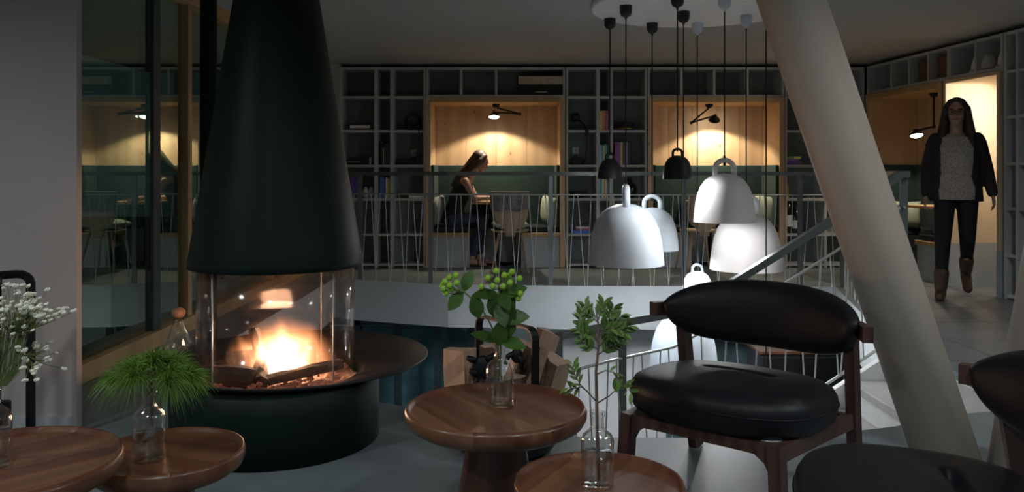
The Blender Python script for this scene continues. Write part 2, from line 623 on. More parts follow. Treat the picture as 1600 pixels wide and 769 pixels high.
# back and right walls behind the shelving
struct(MB().box(-2.36, 6.2, 10.2, 10.4, 0, CEIL).build('wall_back', 'plaster'))
struct(MB().box(-2.32, -2.0, 9.52, 9.7, 0, CEIL).build('wall_return', 'plaster'))
CR = Vector((XR(D0), D0, 0))
RZ = -math.atan2(0.9963, 0.0857)
wr = struct(MB().box(-0.9, 8.3, 0.72, 0.9, 0, CEIL).build('wall_right', 'plaster'))
wr.location = CR
wr.rotation_euler = (0, 0, RZ)
struct(MB().box(-4.75, -4.6, -1.6, 3.74, 0, CEIL).build('wall_side', 'plaster'))

# glazed wall on the left
win = struct_empty('window_1', (-2.3, 0, 0))
for a, b in ((3.56, 5.66), (5.80, 7.65), (7.77, 9.52)):
    MB().box(-0.012, 0.012, a, b, 0.10, CEIL - 0.10).build('window_pane', 'pane_glass', win)
for d in (5.73, 7.71):
    MB().box(-0.05, 0.05, d - .035, d + .035, 0.10, CEIL - 0.10).bevel(.004).build('mullion', 'oak', win)
MB().box(-0.07, 0.07, 3.56, 9.52, 0.0, 0.10).bevel(.004).build('window_sill', 'oak', win)
MB().box(-0.07, 0.07, 3.56, 9.52, CEIL - 0.10, CEIL).bevel(.004).build('window_head', 'oak', win)
MB().box(0.015, 0.04, 5.17, 5.27, 0.10, CEIL - 0.10).bevel(.003).build('dark_mullion', 'door_frame', win)
# outside
struct(MB().box(-16, -2.38, 2, 22, -0.30, -0.08).build('ground_outside', 'lawn'))
hb = MB()
for i in range(26):
    hb.ball((-12 + rnd.uniform(-.4, .4), 3 + i * .75, 0.7 + rnd.uniform(-.1, .3)), 1.0, 10, sc=(.8, .8, rnd.uniform(1.0, 1.5)))
hd = hb.build('garden_hedge', 'hedge')
tag(hd, 'dark green hedge in the night garden beyond the glazed wall', 'hedge')

# slim steel column by the glazing
col = thing('steel_column', 'slim dark round steel post standing between the hood and the glazed wall', 'column', (X(326, 5.0), 5.0, 0))
MB().lathe([(0, 0), (.05, 0), (.05, CEIL), (0, CEIL)], 24).build('shaft', 'hood_black', col)
MB().lathe([(0, 0), (.085, 0), (.085, .012), (.05, .016)], 24).build('base_plate', 'hood_black', col)

# ------------------------------------------------------------------ lower storey
LZ = -2.85
struct(MB().box(-2.4, 6.2, 2.4, 10.4, LZ - .2, LZ).build('floor_lower', 'lower_floor'))
lb = struct(MB().box(-0.30, 1.62, 8.62, 8.8, LZ, -0.42).build('wall_lower_back', 'lower_wall'))
struct(MB().box(1.62, 6.0, 8.62, 8.8, LZ, -0.42).build('wall_lower_teal', 'lower_teal'))
struct(MB().box(-2.4, -2.2, 2.4, 8.8, LZ, -0.42).build('wall_lower_left', 'lower_teal'))
struct(MB().box(5.9, 6.1, 2.4, 8.8, LZ, -0.42).build('wall_lower_right', 'lower_wall'))
struct(MB().box(-2.4, 6.1, 2.3, 2.5, LZ, -0.42).build('wall_lower_front', 'lower_teal'))
dr = struct_empty('door_1', (0, 8.66, 0))
for px in (560, 622, 684, 735):
    x = X(px, 8.66)
    MB().box(x - .035, x + .035, -.04, .05, LZ, -.42).bevel(.004).build('door_stile', 'door_frame', dr)
xs = [X(p, 8.66) for p in (498, 560, 622, 684, 735)]
for a, b in zip(xs, xs[1:]):
    MB().box(a + .035, b - .035, -.005, .005, LZ, -.52).build('door_pane', 'door_glass', dr)
MB().box(xs[0], xs[-1], -.04, .05, -.50, -.42).build('door_head', 'door_frame', dr)
struct(MB().box(-2.3, -0.3, 8.95, 9.05, LZ, -.42).build('wall_lower_far', 'lower_blue'))
sb = thing('sideboard', 'long low dark sideboard on the lower floor under the stairs', 'sideboard', (X(1240, 7.4), 7.4, LZ))
sbz = Z(545, 7.4) - LZ
MB().box(-.36, .36, -.22, .22, .08, sbz).bevel(.01).build('body', 'soft_black', sb)
MB().box(-.38, .38, -.24, .24, sbz, sbz + .025).bevel(.004).build('top', 'walnut', sb)
for sx in (-1, 1):
    MB().box(sx * .18 - .17, sx * .18 + .17, -.235, -.22, .12, sbz - .03).bevel(.003).build('door', 'metal_black', sb)
    MB().box(sx * .32 - .02, sx * .32 + .02, -.2, .2, 0, .08).build('leg', 'metal_black', sb)

# ------------------------------------------------------------------ stairs and railings
stair = thing('staircase', 'pale stone stair dropping to the left into the opening, beside the white slanted column', 'staircase', (0, 0, 0))
for k in range(1, 6):
    x1 = 2.36 - .27 * (k - 1)
    MB().box(x1 - .30, x1, 3.86, 5.04, -.174 * k - .05, -.174 * k).bevel(.006).build('tread', 'stone_tread', stair)
    MB().box(x1 - .015, x1, 3.86, 5.04, -.174 * k + .0, -.174 * (k - 1) - (.05 if k > 1 else .004)).build('riser', 'lower_wall', stair)
MB().box(-.75, 1.02, 3.66, 5.04, -.174 * 5 - .12, -.174 * 5 - .052).build('landing', 'stone_tread', stair)
sw = MB()
poly = [(2.36, 0), (2.36, -.42), (1.0, -1.25), (-.75, -1.25), (-.75, -.87), (1.0, -.87)]
lo = [sw.bm.verts.new((x, 5.045, z)) for x, z in poly]
hi = [sw.bm.verts.new((x, 5.10, z)) for x, z in poly]
sw.bm.faces.new(lo)
sw.bm.faces.new(hi[::-1])
for i in range(6):
    j = (i + 1) % 6
    sw.bm.faces.new((lo[i], lo[j], hi[j], hi[i]))
sw.build('stringer', 'lower_wall', stair)


def path_at(pts, s):
    for a, b in zip(pts, pts[1:]):
        l = (b - a).length
        if s <= l:
            return a + (b - a) * (s / l)
        s -= l
    return pts[-1].copy()


def railing(name, label, path, posts, step, top=1.09, mid=.885, bottom=None, hr=(.018, .028), seed=1, base_drop=0.0, slope_extra=0.0):
    r = random.Random(seed)
    pts = [Vector(p) for p in path]
    t = thing(name, label, 'railing', (0, 0, 0))
    up = Vector((0, 0, 1))
    MB().bar([p + up * top for p in pts], hr[0], hr[1], up=(0, 0, 1)).build('handrail', 'rail_steel', t)
    MB().tube([p + up * mid for p in pts], .0085, 6).build('upper_rail', 'rod_steel', t)
    if bottom is not None:
        MB().tube([p + up * bottom for p in pts], .010, 6).build('lower_rail', 'rod_steel', t)
    L = sum((b - a).length for a, b in zip(pts, pts[1:]))
    for s in posts:
        p = path_at(pts, s)
        MB().box(p.x - .022, p.x + .022, p.y - .012, p.y + .012, p.z - base_drop, p.z + top - .01).build('post', 'rail_steel', t)
    s = step * .5
    b0 = 0.0 if bottom is None else bottom
    k = 0
    while s < L - .02:
        a = path_at(pts, s)
        dx = r.uniform(.035, .075) * (1 if k % 2 else -1)
        c = path_at(pts, min(L, max(0, s + dx)))
        MB().tube([a + up * mid, c + up * (b0 if bottom is not None else -base_drop)], .0048, 5, cap=False).build('rod', 'rod_steel', t)
        s += step * (r.uniform(.45, .7) if k % 2 == 0 else r.uniform(1.25, 1.6))
        k += 1
    return t


far = [(-1.95, 8.70, 0), (-1.63, 8.49, 0), (-0.63, 8.10, 0), (0.6, 7.99, 0), (3.15, 7.94, 0)]
def s_of_px(px, pts):
    s = 0
    for a, b in zip(pts, pts[1:]):
        for i in range(50):
            q = Vector(a).lerp(Vector(b), i / 50)
            if HX + F * q.x / q.y >= px:
                return s + (Vector(b) - Vector(a)).length * i / 50
        s += (Vector(b) - Vector(a)).length
    return s
railing('balustrade', 'grey steel balustrade with slanted rods along the bridge before the bookcases', far, [s_of_px(p, far) for p in (560, 671, 860, 1067, 1248)], .082, seed=3)
side = [(3.16, 7.90, 0), (2.545, 5.14, 0)]
side = [(3.17, 7.86, 0), (2.445, 5.10, 0)]
railing('balustrade', 'grey steel balustrade along the passage, ending in a thick corner post by the slanted column', side, [0.02, 1.4, 2.82], .10, hr=(.020, .032), seed=5)
st = [(2.40, 5.07, 0.0), (1.99, 5.07, -.28), (1.36, 5.07, -.675), (1.0, 5.07, -.865), (.56, 4.72, -.87), (.25, 4.40, -.87)]
railing('stair_railing', 'grey steel handrail and slanted rods sloping down the stone stair', st, [2.1, 2.69], .115, bottom=.10, hr=(.022, .03), seed=8)

# ------------------------------------------------------------------ slanted columns
def slanted(label, base, top, r):
    b, t_ = Vector(base), Vector(top)
    d = (t_ - b).normalized()
    n = 40
    mb = MB()
    lo, hi = [], []
    u = Vector((0, 1, 0))
    w = d.cross(u).normalized()
    u = w.cross(d)
    for i in range(n):
        o = u * (r * math.cos(2 * PI * i / n)) + w * (r * math.sin(2 * PI * i / n))
        p = b + o
        k = -p.z / d.z
        lo.append(mb.bm.verts.new(p + d * k))
        q = b + o
        hi.append(mb.bm.verts.new(q + d * ((t_.z - q.z) / d.z)))
    for i in range(n):
        j = (i + 1) % n
        mb.bm.faces.new((lo[i], lo[j], hi[j], hi[i])).smooth = True
    mb.bm.faces.new(lo[::-1])
    mb.bm.faces.new(hi)
    return tag(mb.build('slanted_column', 'cream_steel'), label, 'column')


dC = 3.06
b1 = Vector((X(1484, dC), dC, 0))
slope1 = (X(1484, dC) - X(1221, dC)) / (Z(0, dC))
slanted('thick cream round column leaning over the stair railing', b1, (b1.x - slope1 * CEIL, dC - .12, CEIL), .115)
b2 = Vector((X(1597, 3.0), 3.0, 0))
slanted('thick cream round column leaning towards the shelved side wall', b2, (b2.x + .17 * CEIL, 3.0, CEIL), .115)

# ------------------------------------------------------------------ shelving on the back wall
SC = F / D0
def bx(px):
    return (px - HX) / SC
def bz(py):
    return EYE + (HY - py) / SC
ROWS = [0.03, 0.38, 0.788, 1.178, 1.583, 1.976]
TOPZ = 2.325
SD = 0.34


def bookcase(label, loc, rotz, uprights, rows, W, back=True, group=None, z1=TOPZ, name='bookcase', depth=SD):
    """uprights: list of (x centre, thickness); rows: shelf board heights"""
    t = thing(name, label, 'shelf', loc, rotz, group)
    for x, w in uprights:
        MB().box(x - w / 2, x + w / 2, 0, depth, rows[0] - .03, z1).build('upright', 'shelf_grey', t)
    us = sorted(uprights)
    for z in rows + [z1 - .012]:
        for (xa, wa), (xb, wb) in zip(us, us[1:]):
            MB().box(xa + wa / 2, xb - wb / 2, .004, depth, z - .014, z + .014 if z < z1 - .02 else z1).build('shelf_board', 'shelf_grey', t)
    if back:
        MB().box(us[0][0] - us[0][1] / 2, us[-1][0] + us[-1][1] / 2, depth, depth + .012, rows[0] - .03, z1).build('back_panel', 'shelf_back', t)
    return t


T = .026
ux = lambda px, w=T: (bx(px), w)
bookcase('tall grey open bookcase in the corner by the glazed wall', (0, D0, 0), 0, [ux(532, .03), ux(587.5, .042), ux(612.5, .042), ux(663.2, .022)], ROWS, 0)
bookcase('tall grey open bookcase between the two timber booths, with a cap and magazines on it', (0, D0, 0), 0, [ux(886.2, .022), ux(934.5, .042), ux(955, .042), ux(1009.3, .022)], ROWS, 0)
bookcase('tall grey open bookcase in the inner corner, holding champagne bottles', (0, D0, 0), 0, [ux(1228.5, .022), ux(1290, .03), ux(1349, .026)], ROWS, 0)
bookcase('row of empty grey compartments above the booth with the seated woman', (0, D0, 0), 0, [ux(667.5), ux(720), ux(775), ux(881.5)], [1.99], 0, name='overhead_shelf')
bookcase('row of empty grey compartments above the booth behind the black pendants', (0, D0, 0), 0, [ux(1013.5), ux(1065), ux(1116), ux(1168), ux(1223.5)], [1.99], 0, name='overhead_shelf')

def ud(px):
    d = 4.914 / ((px - HX) / F + .086)
    return (D0 - d) / .9963

R3 = (ud(1353) + .02, ud(1474))
R4 = (ud(1477), ud(1565))
bookcase('row of grey compartments above the side booth, two holding brown boxes', CR, RZ, [(R3[0] + .02, T)] + [(ud(p), T) for p in (1392, 1420, 1450)] + [(ud(1484) - .03, T)], [2.02], 0, name='overhead_shelf')
bookcase('row of grey compartments above the bright doorway recess, holding white helmets', CR, RZ, [(ud(1484) + .0, T), (ud(1524), T), (ud(1565), T)], [2.02], 0, name='overhead_shelf')
bookcase('tall grey bookcase beside the bright recess, standing near the walking woman', CR, RZ, [(ud(1568) + .02, .035), (ud(1589), .03), (ud(1628), .03), (ud(1680), .03)], ROWS, 0)


# ------------------------------------------------------------------ timber booths
def booth(label, loc, rotz, W, zt, boards=4, depth=.62, pads=True, benches=(.45, .45), pale=False, th=.06, name='booth'):
    t = thing(name, label, 'booth', loc, rotz)
    pn = 'pine_pale' if pale else 'pine'
    zg = 1.19
    zb = .41 if not pads else .36
    for x0, x1, nm in ((0, th, 'side_panel'), (W - th, W, 'side_panel')):
        MB().box(x0, x1, 0, depth, zb if pale else 0.0, zt).bevel(.003, 1).build(nm, pn, t)
    if pale:
        for x0, x1 in ((0, th), (W - th, W)):
            MB().box(x0, x1, 0, depth, 0, zb).build('plinth_panel', 'base_white', t)
    MB().box(th, W - th, 0, depth, zt - th, zt).bevel(.003, 1).build('top_panel', 'pine_edge' if not pale else 'pine_pale', t)
    bw = (W - 2 * th) / boards
    for i in range(boards):
        MB().box(th + i * bw + .0015, th + (i + 1) * bw - .0015, depth, depth + .03, zg if pads else zb, zt).build('back_board', pn, t)
    if pads:
        MB().box(th, W - th, depth - .05, depth + .02, zb + .06, zg).bevel(.015, 3).build('back_pad', 'felt_green', t)
        for x0, x1 in ((th, th + .04), (W - th - .04, W - th)):
            MB().box(x0, x1, .02, depth - .05, zb + .1, zg).bevel(.012, 3).build('side_pad', 'felt_green', t)
        for k, bwid in enumerate(benches):
            if not bwid:
                continue
            x0, x1 = (th, th + bwid) if k == 0 else (W - th - bwid, W - th)
            MB().box(x0, x1, 0, depth - .05, zb, zb + .045).bevel(.004, 1).build('bench_board', 'pine_edge', t)
            MB().box(x0 + .01, x1 - .01, .03, depth - .06, zb + .045, zb + .115).bevel(.02, 3).build('bench_cushion', 'felt_dark', t)
            MB().box(x0, x1, .03, .06, 0, zb).build('bench_base', 'base_white', t)
    MB().box(th, W - th, depth, depth + .03, 0, zg if pads else zb).build('back_base', 'base_white', t)
    return t


booth('pine lined booth where the woman sits reading, green padded back', (bx(665), D0 - .02, 0), 0, bx(883) - bx(665), 1.976, 4)
booth('pine lined booth behind the black pendants, with green padded back', (bx(1012), D0 - .02, 0), 0, bx(1225.5) - bx(1012), 1.976, 5)
rdir = Vector((.0857, -.9963, 0))
vdir = Vector((.9963, .0857, 0))
booth('pine lined booth in the side wall with a small black lamp, beside the walking woman', CR + rdir * R3[0] - vdir * .02, RZ, R3[1] - R3[0], 2.0, 4, depth=.60, benches=(.0, .40))
booth('bright pale timber recess with white base behind the walking woman', CR + rdir * (R4[0]) - vdir * .02, RZ, R4[1] - R4[0] - .005, 2.0, 2, depth=.66, pads=False, pale=True, th=.035, name='timber_recess')


# booth lamps
def booth_lamp(label, mount, joint, head, face, power, lit=True, col=(1.0, .83, .60), blend=.25, size=2.35, tilt=-.34):
    t = thing('booth_lamp', label, 'lamp', mount)
    m0 = Vector(mount)
    j, h = Vector(joint) - m0, Vector(head) - m0
    f = Vector(face).normalized()
    MB().lathe([(0, 0), (.045, 0), (.045, -.02), (.022, -.045), (0, -.045)], 16).build('mount', 'metal_black', t)
    s = Vector((0, 0, -.04))
    MB().tube([s, j], .0105, 8).build('arm', 'metal_black', t)
    MB().tube([j, h - f * .055], .0105, 8).build('arm', 'metal_black', t)
    MB().ball(j, .02, 10).build('joint', 'metal_black', t)
    rot = (f + Vector((0, tilt, 0))).normalized().to_track_quat('-Z', 'Y').to_matrix()
    mb = MB()
    mb.lathe([(.014, .075), (.022, .07), (.03, .05), (.055, .03), (.070, 0.0), (.066, 0.0), (.052, .026), (.026, .045), (.0, .05)], 24)
    for v in mb.bm.verts:
        v.co = h + rot @ v.co
    mb.build('shade', 'metal_black', t)
    mb = MB()
    mb.lathe([(0, .012), (.060, .012), (.060, .0), (.04, -.012), (0, -.016)], 20)
    for v in mb.bm.verts:
        v.co = h + rot @ v.co
    mb.build('diffuser', 'lamp_glow', t)
    l = light('lamp_light', 'SPOT', m0 + h + f * .03, power, col, spot_size=size, spot_blend=blend, shadow_soft_size=.04)
    l.rotation_euler = f.to_track_quat('-Z', 'Y').to_euler()
    l.parent = t
    l.matrix_parent_inverse = Matrix.Translation(-m0)
    return t


ZL = 1.976 - .06
booth_lamp('black jointed lamp lit above the seated woman', (X(775, 9.78), 9.78, ZL), at(812, 178, 9.74), at(772, 183, 9.74), (0, .10, -1), 24)
booth_lamp('black jointed lamp in the booth behind the black pendants', (X(1108, 9.78), 9.78, ZL), at(1080, 192, 9.74), at(1116, 188, 9.78), (.05, .22, -1), 22, tilt=.45)
b3 = CR + rdir * (R3[0] + .88) + vdir * .26
booth_lamp('black jointed lamp hanging in the side wall booth', (b3.x, b3.y, 1.94), (b3.x, b3.y, Z(198, b3.y)), (b3.x - .17, b3.y + .02, Z(212, b3.y)), (0, .02, -1), 12)
b4 = CR + rdir * (R4[1] - .16) + vdir * .30
booth_lamp('black jointed lamp inside the pale timber recess', (b4.x, b4.y, 1.955), (b4.x, b4.y, 1.86), (b4.x + .02, b4.y + .10, 1.80), (-.25, .75, -.75), 13, col=(1, .92, .80), size=2.6)

# ------------------------------------------------------------------ booth tables, chairs, cushions
def booth_table(label, x0, x1, y0, y1, h, rotz=0, loc=(0, 0, 0)):
    t = thing('booth_table', label, 'table', loc, rotz)
    MB().box(x0, x1, y0, y1, h - .03, h).bevel(.006).build('table_top', 'oak', t)
    cx, cy = (x0 + x1) / 2, (y0 + y1) / 2 + .05
    MB().lathe([(0, 0), (.19, 0), (.19, .012), (.025, .03), (.025, h - .03), (0, h - .03)], 20, (cx, cy, 0)).build('pedestal', 'metal_black', t)
    return t


booth_table('narrow oak table in front of the seated woman', -.47, .10, 9.50, 10.06, .765)
booth_table('narrow oak table in the booth behind the black pendants', 2.08, 2.66, 9.50, 10.06, .765)
t3 = booth_table('narrow oak table in the side wall booth', .66, 1.28, .04, .52, .76, RZ, CR + rdir * R3[0])


def shell_chair(label, loc, rotz):
    t = thing('shell_chair', label, 'chair', loc, rotz)
    # faces +y ; seat at .45
    mb = MB()
    mb.lathe([(0, .0), (.19, .0), (.215, .012), (.21, .024), (0, .018)], 24)
    for v in mb.bm.verts:
        v.co.z += .44
        v.co.y *= 1.02
    mb.build('seat', 'chair_oak', t)
    mb = MB()
    rows = [(.40, .055, -.205), (.47, .060, -.215), (.53, .155, -.225), (.60, .19, -.235), (.72, .205, -.255), (.82, .195, -.275), (.855, .16, -.282)]
    g = []
    for side_ in (0, .014):
        gg = []
        for z, w, y in rows:
            gg.append([mb.bm.verts.new((w * (i / 4 - 1), y + side_ + .05 * (i / 4 - 1) ** 2 * (w / .2), z)) for i in range(9)])
        g.append(gg)
    nr = len(rows)
    for gg, flip in ((g[0], 0), (g[1], 1)):
        for a, b in zip(gg, gg[1:]):
            for i in range(8):
                q = (a[i], a[i + 1], b[i + 1], b[i])
                mb.bm.faces.new(q[::-1] if flip else q).smooth = True
    for k in range(nr - 1):
        for i in (0, 8):
            mb.bm.faces.new((g[0][k][i], g[0][k + 1][i], g[1][k + 1][i], g[1][k][i]))
    for i in range(8):
        for k in (0, nr - 1):
            mb.bm.faces.new((g[0][k][i], g[0][k][i + 1], g[1][k][i + 1], g[1][k][i]))
    mb.build('backrest', 'chair_oak', t)
    for sx in (-1, 1):
        for sy in (-1, 1):
            MB().tube([(sx * .12, sy * .12, .445), (sx * .20, sy * .215, 0)], [.017, .010], 10).build('leg', 'chair_oak', t)
    return t


ch_x, ch_y = X(797, 9.10), 9.20
shell_chair('oak shell chair with a grey blanket over its back, facing the reading woman\'s table', (ch_x, ch_y, 0), 0)
# blanket folded over the back
mb = MB()
prof = [(-.288, .685), (-.296, .73), (-.305, .79), (-.312, .85), (-.305, .885), (-.285, .895), (-.26, .885), (-.245, .84), (-.225, .74)]
g = []
for y, z in prof:
    g.append([mb.bm.verts.new((.215 * (i / 8 - 1) * (1 + .02 * math.sin(i * 1.7 + z * 9)), y + .05 * (i / 8 - 1) ** 2 + .006 * math.sin(i * 1.3), z + (.012 * math.sin(i * .9 + 1) if z < .7 else 0))) for i in range(17)])
for a, b in zip(g, g[1:]):
    for i in range(16):
        mb.bm.faces.new((a[i], a[i + 1], b[i + 1], b[i])).smooth = True
bl = mb.build('blanket', 'blanket', None, loc=(ch_x, ch_y, 0))
sm_ = bl.modifiers.new('thick', 'SOLIDIFY')
sm_.thickness = .012
tag(bl, 'grey woven blanket folded over the back of the oak shell chair', 'blanket')


def pillow(label, loc, size, rot, m, th=.10):
    mb = MB()
    n = 14
    top, bot = [], []
    for i in range(n + 1):
        a, b = [], []
        for j in range(n + 1):
            u, v = i / n * 2 - 1, j / n * 2 - 1
            e = max(0, (1 - abs(u) ** 2.6) * (1 - abs(v) ** 2.6)) ** .5
            k = 1 - .07 * (abs(u) ** 2 * (1 - abs(v) ** 2) * 0 + (1 - abs(u)) * abs(v) ** 3 + (1 - abs(v)) * abs(u) ** 3)
            a.append(mb.bm.verts.new((u * size * k, v * size * k, e * th)))
            b.append(a[-1] if e == 0 else mb.bm.verts.new((u * size * k, v * size * k, -e * th)))
        top.append(a)
        bot.append(b)
    for gg in (top, bot):
        for i in range(n):
            for j in range(n):
                try:
                    mb.bm.faces.new((gg[i][j], gg[i + 1][j], gg[i + 1][j + 1], gg[i][j + 1])).smooth = True
                except ValueError:
                    pass
    o = mb.build('cushion', m)
    o.location = loc
    o.rotation_euler = rot
    return tag(o, label, 'cushion')


pillow('pale green round-edged cushion lying on the oak shell chair seat', (ch_x, ch_y + .0, .525), .20, (0, 0, .1), 'cushion_mint', .06)
pillow('pale green cushion leaning at the free end of the bench in the woman\'s booth', (X(858, 9.75), 9.72, .655), .17, (PI / 2, .12, -1.15), 'cushion_mint', .075)
pillow('grey cushion behind the back of the seated woman', (X(684, 9.66), 9.66, .66), .17, (PI / 2, -.1, 1.25), 'cushion_grey', .07)
pillow('pale green cushion on the bench of the booth behind the black pendants', (X(1196, 9.75), 9.74, .66), .17, (PI / 2, .1, -.9), 'cushion_mint', .075)
p3 = CR + rdir * (R3[0] + .60) + vdir * .38
pillow('pale green cushion in the side wall booth behind the walking woman', (X(1416, 9.1), 9.10, .635), .15, (PI / 2, 0, -.25), 'cushion_mint', .09)
MBx = MB().box(-.45, .45, 0, .38, 0, .47).bevel(.02)
t = thing('corner_bench', 'dark padded bench under the pale cushion in the side wall booth', 'bench', CR + rdir * (R3[0] + .07) + vdir * .03, RZ)
MB().box(0, .36, 0, .5, .41, .48).bevel(.02, 3).build('seat_pad', 'felt_dark', t)
MB().box(0, .36, .02, .5, 0, .41).build('base', 'felt_dark', t)
MBx.bm.free()
shell_chair('oak shell chair at the booth behind the black pendants', (X(1092, 9.2), 9.22, 0), .12)
shell_chair('oak shell chair drawn up to the side wall booth', (X(1383, 8.7), 8.7, 0), RZ + .2)

# ------------------------------------------------------------------ things on the shelves
BC = {}
def colmat(n, c, rough=.6):
    if n not in MATS:
        mat(n, c, rough, var=.08, scale=20)
    return n


def book(label, x, z, w, h, col, group=None, dep=.19, y=None, flat=False, tilt=0.0):
    """upright (or flat) book: covers, spine and a recessed page block"""
    mb = MB()
    c = .0025
    if not flat:
        mb.box(0, c, 0, dep, 0, h).box(w - c, w, 0, dep, 0, h).box(c, w - c, 0, c, 0, h)
        mb.box(c, w - c, c, dep - .006, .004, h - .004, 1)
    else:
        mb.box(0, w, 0, dep, 0, c).box(0, w, 0, dep, h - c, h).box(0, w, 0, c, c, h - c)
        mb.box(.004, w - .004, c, dep - .006, c, h - c, 1)
    col = tuple(min(.85, q * 1.7) for q in col)
    o = mb.build('book', [colmat('book_%s' % '_'.join('%02d' % int(q * 99) for q in col), col), 'paper'])
    o.location = (x, (D0 + .03) if y is None else y, z)
    o.rotation_euler = (0, tilt, 0)
    return tag(o, label, 'book', group)


def brow(px0, px1, zshelf, items, place, group):
    """row of upright books; items = [(colour word, rgb, height, weight)]"""
    x = bx(px0)
    tot = sum(i[3] for i in items)
    k = (bx(px1) - x) / tot
    for i, (cw, rgb, h, w) in enumerate(items):
        book('%s book standing %s' % (cw, place), x, zshelf + .015, w * k - .0015, h, rgb, group, dep=.17 + .012 * (i % 3))
        x += w * k


brow(594, 609, ROWS[3], [('black', (.02, .02, .022), .27, 1), ('tan spined', (.30, .22, .15), .20, .5), ('thick charcoal', (.035, .03, .03), .24, 1.6), ('deep brown', (.05, .03, .025), .25, 1.2)], 'in the narrow column by the glazed wall', 'dark books by the window bookcase')
brow(547, 560, ROWS[2], [('violet', (.13, .07, .30), .235, 1), ('indigo', (.06, .05, .22), .235, 1), ('dark violet', (.08, .04, .16), .22, 1)], 'beside the two small white vases', 'violet books')
brow(593, 609, ROWS[2], [('blue', (.04, .10, .25), .25, 1.3), ('navy', (.03, .05, .13), .24, .6), ('white', (.6, .6, .58), .24, .4), ('olive yellow', (.40, .30, .07), .23, 1)], 'low in the narrow column by the glazed wall', 'coloured books by the window bookcase')
brow(938, 951, ROWS[4], [('yellow', (.55, .42, .10), .225, 1), ('orange', (.55, .22, .08), .225, .8), ('pink', (.50, .20, .22), .225, .8), ('rust red', (.36, .10, .06), .225, .9), ('mauve', (.36, .22, .40), .225, .6)], 'high in the narrow column above the black pendant', 'warm coloured books')
brow(938, 951.5, ROWS[3], [('pale blue', (.25, .42, .55), .23, .7), ('blue', (.07, .20, .42), .23, .8), ('yellow', (.60, .42, .08), .225, .8), ('green', (.10, .34, .26), .24, .9), ('dark teal', (.03, .10, .11), .23, .8)], 'behind the small black pendant in the narrow column', 'bright books behind the pendant')
brow(938, 951.8, ROWS[2], [('teal', (.06, .30, .30), .22, .8), ('cream', (.60, .56, .45), .22, .5), ('orange', (.60, .26, .06), .22, .6), ('white', (.65, .66, .66), .22, .5), ('slate blue', (.14, .22, .32), .22, .7)], 'in the narrow column under the small black pendant', 'books under the black pendant')
brow(961.5, 985.5, ROWS[3], [('white topped plum', (.22, .06, .18), .265, 1), ('white topped violet', (.14, .09, .28), .265, .9), ('yellow', (.60, .40, .06), .265, .7), ('dark purple', (.08, .04, .12), .265, 1), ('grey', (.28, .28, .30), .26, .6), ('black and violet', (.05, .03, .08), .265, 1)], 'in the magazine row under the cap', 'magazines under the cap')
for (p0, p1, ztop, h, c, lab) in ((545, 577, ROWS[4] + .015, .022, (.10, .05, .035), 'brown book at the bottom of the flat pair near the window'),
                                (546, 577, ROWS[4] + .037, .030, (.62, .64, .66), 'white book on top of the flat pair near the window'),
                                (638, 661, ROWS[2] + .015, .030, (.58, .60, .62), 'white flat book lying alone left of the woman\'s booth'),
                                (893, 921, ROWS[1] + .015, .035, (.06, .14, .50), 'bright blue book at the bottom of the low flat stack'),
                                (901, 922, ROWS[1] + .05, .022, (.30, .08, .12), 'dark red book in the low flat stack'),
                                (900, 921, ROWS[1] + .072, .022, (.42, .36, .40), 'pale mauve book in the low flat stack'),
                                (903, 920, ROWS[1] + .094, .022, (.05, .05, .07), 'black book on top of the low flat stack'),
                                (1230.6, 1254, ROWS[3] + .015, .04, (.12, .06, .24), 'purple flat box at the bottom of the colourful pile by the corner'),
                                (1231, 1250, ROWS[3] + .055, .03, (.20, .10, .34), 'lilac flat box in the colourful pile by the corner'),
                                (1231, 1240, ROWS[3] + .085, .03, (.12, .30, .08), 'green flat box on top of the colourful pile by the corner'),
                                (1242, 1253, ROWS[3] + .085, .026, (.60, .50, .06), 'yellow flat box on top of the colourful pile by the corner')):
    book(lab, bx(p0), ztop, bx(p1) - bx(p0), h, c, flat=True)

# radio
rx0, rx1 = bx(808.5), bx(882)
rz0, rz1 = 2.005, bz(117)
rad = thing('radio', 'vintage tabletop radio with tan cloth front above the woman\'s booth', 'radio', ((rx0 + rx1) / 2, D0 + .14, rz0))
W_, H_ = rx1 - rx0, rz1 - rz0
MB().box(-W_ / 2, W_ / 2, -.12, .12, 0, H_).bevel(.015, 3).build('case', 'soft_black', rad)
MB().box(-W_ / 2 + .012, W_ / 2 - .012, -.128, -.118, H_ * .54, H_ - .012).bevel(.004).build('speaker_cloth', 'radio_cloth', rad)
MB().box(-W_ / 2 + .02, W_ / 2 - .02, -.127, -.118, .025, H_ * .50).bevel(.003).build('dial_panel', 'metal_black', rad)
for sx in (-1, 1):
    mb = MB().lathe([(0, 0), (.017, 0), (.015, .02), (0, .02)], 14)
    for v in mb.bm.verts:
        v.co = Vector((sx * .16 - .02, -.127 - v.co.z, H_ * .32 + v.co.y))
    mb.build('knob', 'brass', rad)
MB().box(-.06, .07, -.131, -.126, H_ * .12, H_ * .17).build('key_strip', 'brass', rad)
mb = MB()
for i in range(5):
    mb.box(-.19 + i * .028, -.17 + i * .028, -.132, -.127, H_ * .585, H_ * (.66 + .08 * (1 - abs(i - 2) / 2)))
mb.build('emblem', 'brass', rad)

